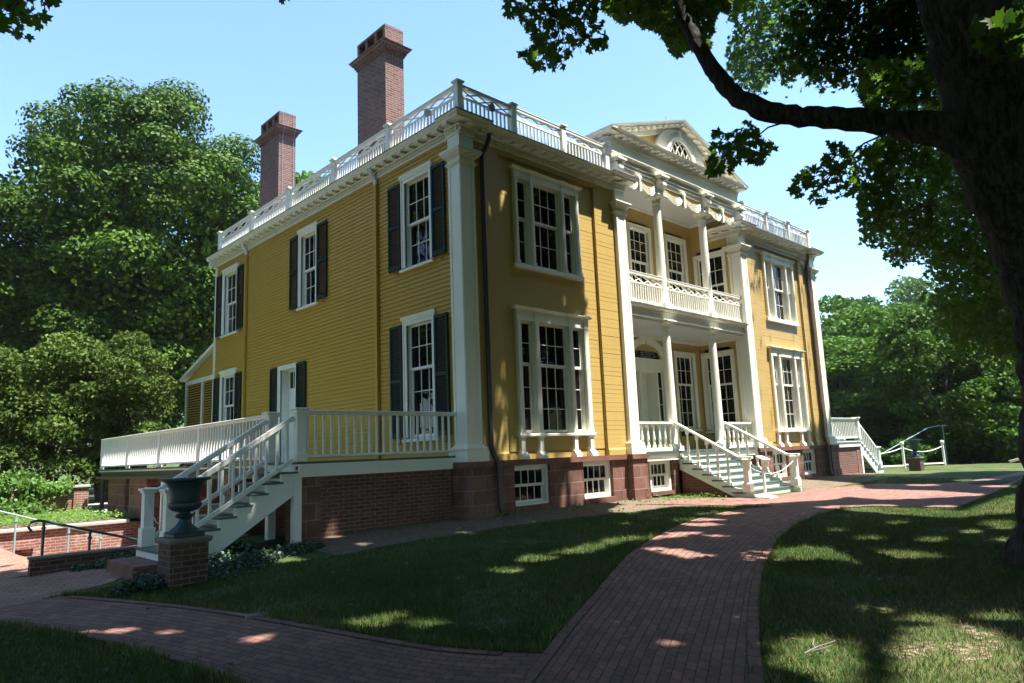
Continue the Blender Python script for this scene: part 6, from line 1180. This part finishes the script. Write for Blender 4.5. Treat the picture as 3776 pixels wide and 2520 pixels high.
bt = tree("shade_tree", (-21.5, -9, -1.45), (-21.5, -9, 7.8), (6.2, 6.2, 7.2), 44, 11000, 0.5, "maple_leaf", "shade tree left of the walk outside the picture", "trees round the front lawn", tr=0.4, seed=41, low=-0.8)
for (x, y, rz, s_, h_) in ((-20, -20, 1, 1.1, 1.1), (-11, -26, 2, 1.1, 1.1), (2, -27, 3, 1.1, 1.1), (14, -25, 4, 1.1, 1.0), (-24, 3, 5, 1.0, 1.1), (-26, 15, 0.5, 1.0, 1.1), (26, -24, 2.5, 1.2, 1.1), (-15.5, 24, 1.7, 1.2, 1.45), (-21, 36, 3.3, 1.4, 1.6), (-13, 33, 0.2, 1.2, 1.5)):
    copy_tree(bt, (x, y, -1.45), rz, (s_, h_), "shade tree of the ring round the front lawn outside the picture", "trees round the front lawn")
bt['label'] = "shade tree of the ring round the front lawn outside the picture"
# wood beyond the lawn at the right
LBL = "green tree in the dense wood beyond the right-hand lawn"; GRP = "trees of the right wood"
kinds = []
for i, (mat, rx, rz_, sd) in enumerate((("forest_leaf", 5.6, 6.5, 21), ("forest_leaf", 4.8, 5.6, 22), ("bright_leaf", 5.4, 6.2, 23))):
    kinds.append((mat, rx, rz_, sd))
def ray_xy(u, d): p = cC + d * (cF + (u - 1888) / 2597.75 * cR); return float(p[0]), float(p[1])
protos = []
for i, (u, d, top) in enumerate(((3060, 58, 11.2), (3240, 62, 11.5), (3430, 60, 10.8))):
    mat, rx, rz_, sd = kinds[i]; x, y = ray_xy(u, d); g = float(tz(x, y)); h_ = top - g
    protos.append((tree("forest_tree", (x, y, g), (x, y, g + h_ * 0.60), (rx, rx, h_ * 0.40), 60, 20000, 0.34, mat, LBL, GRP, tr=0.3, seed=sd, low=-0.9), h_))
RNG2 = np.random.default_rng(5)
spots = [(3150, 54, 9.5), (3340, 55, 10), (3530, 58, 10.5), (3640, 56, 10), (3760, 60, 11), (2990, 70, 12), (3120, 74, 13.3), (3300, 78, 14), (3480, 76, 14.2), (3600, 74, 13), (3720, 74, 13), (3880, 66, 12), (3560, 46, 6.5), (3690, 47, 7.5), (3090, 47, 6.5), (3260, 48, 6.0), (3830, 50, 8), (3180, 100, 20), (3360, 104, 22.5), (3480, 108, 22), (3620, 110, 24), (3760, 108, 23), (3040, 100, 18), (3950, 80, 15), (4050, 62, 12), (2940, 60, 9), (3200, 66, 11.5), (3400, 68, 12), (3560, 66, 12), (3010, 84, 14.5), (3210, 88, 16), (3400, 90, 16.5), (3660, 90, 17)]
for i, (u, d, top) in enumerate(spots):
    x, y = ray_xy(u, d); g = float(tz(x, y)); pr, ph = protos[(i * 7 + i // 3) % 3]; k = (top - g) / ph
    copy_tree(pr, (x, y, g), RNG2.uniform(0, 6), (RNG2.uniform(0.95, 1.25) * max(0.9, k), k), LBL, GRP)
x, y = ray_xy(3445, 41); g = float(tz(x, y))
tree("forest_tree", (x, y, g), (x, y, g + 4.9), (3.6, 3.4, 4.4), 60, 22000, 0.22, "bright_leaf", "rounder yellowish tree standing forward of the right wood", tr=0.2, seed=31, low=-0.9)
x, y = ray_xy(3650, 40); g = float(tz(x, y))
tree("forest_tree", (x, y, g), (x, y, g + 3.4), (2.6, 2.6, 2.6), 26, 8000, 0.24, "forest_leaf", "low leafy tree by the wooden rail at the lawn edge", tr=0.15, seed=32, low=-0.9)
x, y = ray_xy(3285, 39); g = float(tz(x, y))
o = tag(empty("shrub", (x, y, g)), "round trimmed green shrub behind the white rope fence", "shrub"); P, B, d = blob_crown((x, y, g + 0.62), (1.55, 1.3, 0.75), 24, 7000, 0.1, seed=4, low=-0.6, br=(0.3, 0.4)); leaves("foliage", P, 0.11, "forest_leaf", KITE, 0.5, o, nrm=d)
for (x, y, s_) in ((35.5, -1.0, 0.5), (36.5, -2.0, 0.6)):
    pass
# ---- vine, ivy, ground cover, weeds ----
n = 5200; xs = RNG.uniform(-13.5, -4.05, n); prof = 0.28 + 0.16 * np.sin(xs * 1.9) + 0.10 * np.sin(xs * 4.7 + 1); t_ = RNG.uniform(0, 1, n)
P = np.c_[xs, 13.32 - RNG.uniform(0.02, 0.38, n) * np.sin(math.pi * np.clip(t_, 0.1, 1)) + (t_ > 0.62) * RNG.uniform(0, 0.5, n), -0.52 + (prof + 0.28) * t_ + RNG.normal(scale=0.05, size=n)]
hang = RNG.normal(size=(620, 3)) * [0.10, 0.06, 0.20] + [-5.0, 13.2, -0.62]; bush = RNG.normal(size=(1300, 3)) * [0.38, 0.25, 0.17] + [-5.4, 12.9, -0.93]
v_ = tag(leaves("vine", np.r_[P, hang, bush], 0.11, "vine_leaf", HEX, 0.35, nrm=np.array([0, -0.6, 0.7])), "bright green vine sprawling over the top of the brown garden wall", "vine")
n = 13000; xs = RNG.uniform(-13.5, -3.5, n); ys = RNG.uniform(9.0, 13.2, n)
P = np.c_[xs, ys, -1.12 + np.abs(RNG.normal(scale=0.06, size=n)) + 0.05 * (np.sin(xs * 2.3) * np.sin(ys * 1.9) + 1)]; tag(leaves("ground_cover", P, 0.075, "vine_leaf", KITE, 0.6), kind="stuff")
def patch(cx, cy, rx, ry, n, h, size, mat="ivy_leaf"):
    a = RNG.uniform(0, 2 * math.pi, n); r = RNG.uniform(0, 1, n) ** 0.5; x = cx + rx * r * np.cos(a); y = cy + ry * r * np.sin(a); z = gz(x, y) + np.abs(RNG.normal(scale=0.5, size=n)) * h * (1 - r ** 2 * 0.7) + 0.01; return np.c_[x, y, z]
IV = np.r_[patch(-6.15, -0.75, 0.36, 0.28, 1500, 0.20, 0.05), patch(-5.95, -0.55, 0.25, 0.5, 700, 0.16, 0.05), patch(-4.75, -0.35, 0.75, 0.42, 1900, 0.22, 0.05), patch(-3.9, -0.3, 0.6, 0.3, 800, 0.14, 0.05), patch(-5.6, 1.85, 0.5, 0.3, 900, 0.2, 0.05), patch(-6.1, 2.0, 0.3, 0.14, 260, 0.14, 0.05), patch(-5.2, -0.9, 0.7, 0.25, 500, 0.10, 0.05), patch(-4.6, 0.8, 0.6, 0.5, 900, 0.15, 0.05)]
tag(leaves("ivy_cover", IV, 0.055, "ivy_leaf", KITE, 0.55), kind="stuff")
n = 900; xs = RNG.uniform(-2.5, 7.4, n); ys = -0.35 - RNG.uniform(0, 1.2, n) ** 2; kk = np.sin(xs * 3.1) + np.sin(xs * 7.7) > 0.2; xs, ys = xs[kk], ys[kk]
WD = np.c_[xs, ys, gz(xs, ys) + RNG.uniform(0.01, 0.10, len(xs))]; n = 130; xs = RNG.uniform(5.6, 7.4, n); WD = np.r_[WD, np.c_[xs, -0.5 - 0.7 * (xs - 5.6) / 1.8 + RNG.normal(scale=0.12, size=n), gz(xs, -0.8 + 0 * xs) + RNG.uniform(0.0, 0.12, n)]]
tag(leaves("weeds", WD, 0.055, "vine_leaf", KITE, 0.4), kind="stuff")
# grass
def in_sheet(X, Y, sh, pad=0.0): return inpoly(X, Y, np.r_[sh[0], sh[1][::-1]])
n = 1000000; X = RNG.uniform(-8.8, 16.5, n); Y = RNG.uniform(-12, 0.6, n); P = np.c_[X, Y, gz(X, Y)]; u, v, z = px(P)
k = (z > 1) & (u > -900) & (u < 4600) & (v < 2900) & (RNG.uniform(size=n) < np.clip((7.5 / np.maximum(z, 1)) ** 1.5, 0.08, 1)); P = P[k]
X, Y = P[:, 0], P[:, 1]
bad = in_sheet(X, Y, PATH_A) | in_sheet(X, Y, PATH_B) | in_sheet(X, Y, PLAZA) | (Y > np.interp(X, [-8.8, -6.9, -6.2, -5.6, -4.4, -3.3, -2.6, 0, 3.5, 5.2, 16], [-1.2, -0.25, 0.1, -0.7, -0.9, -1.3, -1.3, -1.45, -1.8, -2.3, -2.3])) | ((X < -6.9) & (Y > -1.0))
thin = np.sin(X * 1.3 + 0.7 * np.sin(Y * 2)) * np.sin(Y * 1.1 + 1) + 0.5 * np.sin(X * 3.7) * np.sin(Y * 4.1)
P = P[~bad & (RNG.uniform(size=len(X)) < np.where(thin > 0.62, 0.35, 1.0) * (1 - 0.55 * np.exp(-((X + 2.7) ** 2 + (Y + 9.2) ** 2) / 1.6)))]; P = P[RNG.permutation(len(P))[:300000]]
def blades(name, P, h, w, mat):
    n = len(P); a = RNG.uniform(0, 2 * math.pi, n); hh = h * RNG.uniform(0.5, 1.3, n); ln = RNG.normal(scale=0.45, size=(n, 2)) * hh[:, None]
    d = np.c_[np.cos(a), np.sin(a), np.zeros(n)] * (w / 2); V = np.stack([P - d, P + d, P + np.c_[ln, hh]], 1); return tag(np_mesh(name, V.reshape(-1, 3), np.arange(n * 3).reshape(n, 3), mat, k=3), kind="stuff")
q = RNG.uniform(size=len(P)) < 0.10 + 0.5 * np.exp(-((P[:, 0] + 2.7) ** 2 + (P[:, 1] + 9.2) ** 2) / 2.2) + 0.12 * (thin[:0].sum() + (np.sin(P[:, 0] * 0.9 + 1) * np.sin(P[:, 1] * 1.4) > 0.3))
blades("grass", P[~q], 0.050, 0.008, "grass_blade"); blades("grass", P[q], 0.055, 0.006, "dry_blade")
TE = []
for e in (PATH_A[0], PATH_A[1], PATH_B[0], PATH_B[1]):
    q_ = resample(e, 400); TE.append(np.repeat(q_, 22, axis=0) + RNG.normal(scale=0.07, size=(8800, 2)))
TE = np.concatenate(TE); k = ~(in_sheet(TE[:, 0], TE[:, 1], PATH_A) | in_sheet(TE[:, 0], TE[:, 1], PATH_B) | in_sheet(TE[:, 0], TE[:, 1], PLAZA)); k |= RNG.uniform(size=len(k)) < 0.03; TE = TE[k & (np.sin(TE[:, 0] * 5) * np.sin(TE[:, 1] * 4.3) > -0.4)]
TP = np.c_[TE, gz(TE[:, 0], TE[:, 1])]; q = RNG.uniform(size=len(TP)) < 0.35
blades("grass", TP[~q], 0.085, 0.009, "grass_blade"); blades("grass", TP[q], 0.08, 0.008, "dry_blade")
n = 2600; X = RNG.uniform(-8, 6, n); Y = RNG.uniform(-10.5, -0.9, n); k = ~(in_sheet(X, Y, PATH_A) | in_sheet(X, Y, PATH_B)) & (np.sin(X * 1.7 + 2) * np.sin(Y * 2.3) > 0.1); X, Y = X[k], Y[k]
tag(leaves("clover", np.c_[X, Y, gz(X, Y) + 0.03], 0.045, "ivy_leaf", HEX, 0.9), kind="stuff")
# fallen leaves
sp = [(-3.6, -8.2), (-3.2, -8.3), (-2.5, -9.0), (-4.0, -7.2), (-6.8, -5.2), (-6.5, -2.2), (-5.2, -1.9), (-4.3, -2.3), (-3.4, -2.7), (-2.2, -3.1), (-5.1, -4.1), (-1.2, -2.4), (0.8, -6.9), (-7.2, -0.9), (-4.9, -8.9), (-2.0, -5.5)]
proto = None
for i, (x, y) in enumerate(sp):
    if proto is None:
        proto = leaves("fallen_leaf", np.array([[0, 0, 0.0]]), 0.072, "dead_leaf", MAPLE, 0.95); o = proto
    else: o = proto.copy(); COL.objects.link(o)
    o.location = (x, y, float(gz(x, y)) + 0.045); o.rotation_euler = (random.uniform(-0.4, 0.4), random.uniform(-0.4, 0.4), random.uniform(0, 6)); tag(o, "small brown fallen leaf lying on the shaded lawn or path", "leaf", "fallen leaves")
# ================================================================== thin summer air
t = NT("haze_air"); vo = t.n("ShaderNodeVolumePrincipled"); vo.inputs['Color'].default_value = (0.80, 0.90, 1.0, 1); vo.inputs['Density'].default_value = 0.00022; vo.inputs['Anisotropy'].default_value = 0.2
t.t.links.new(vo.outputs[0], t.out.inputs[1])
m = MB(); m.box(-640, 900, -760, 760, -9, 62); tag(m.build("haze", "haze_air"), kind="stuff")
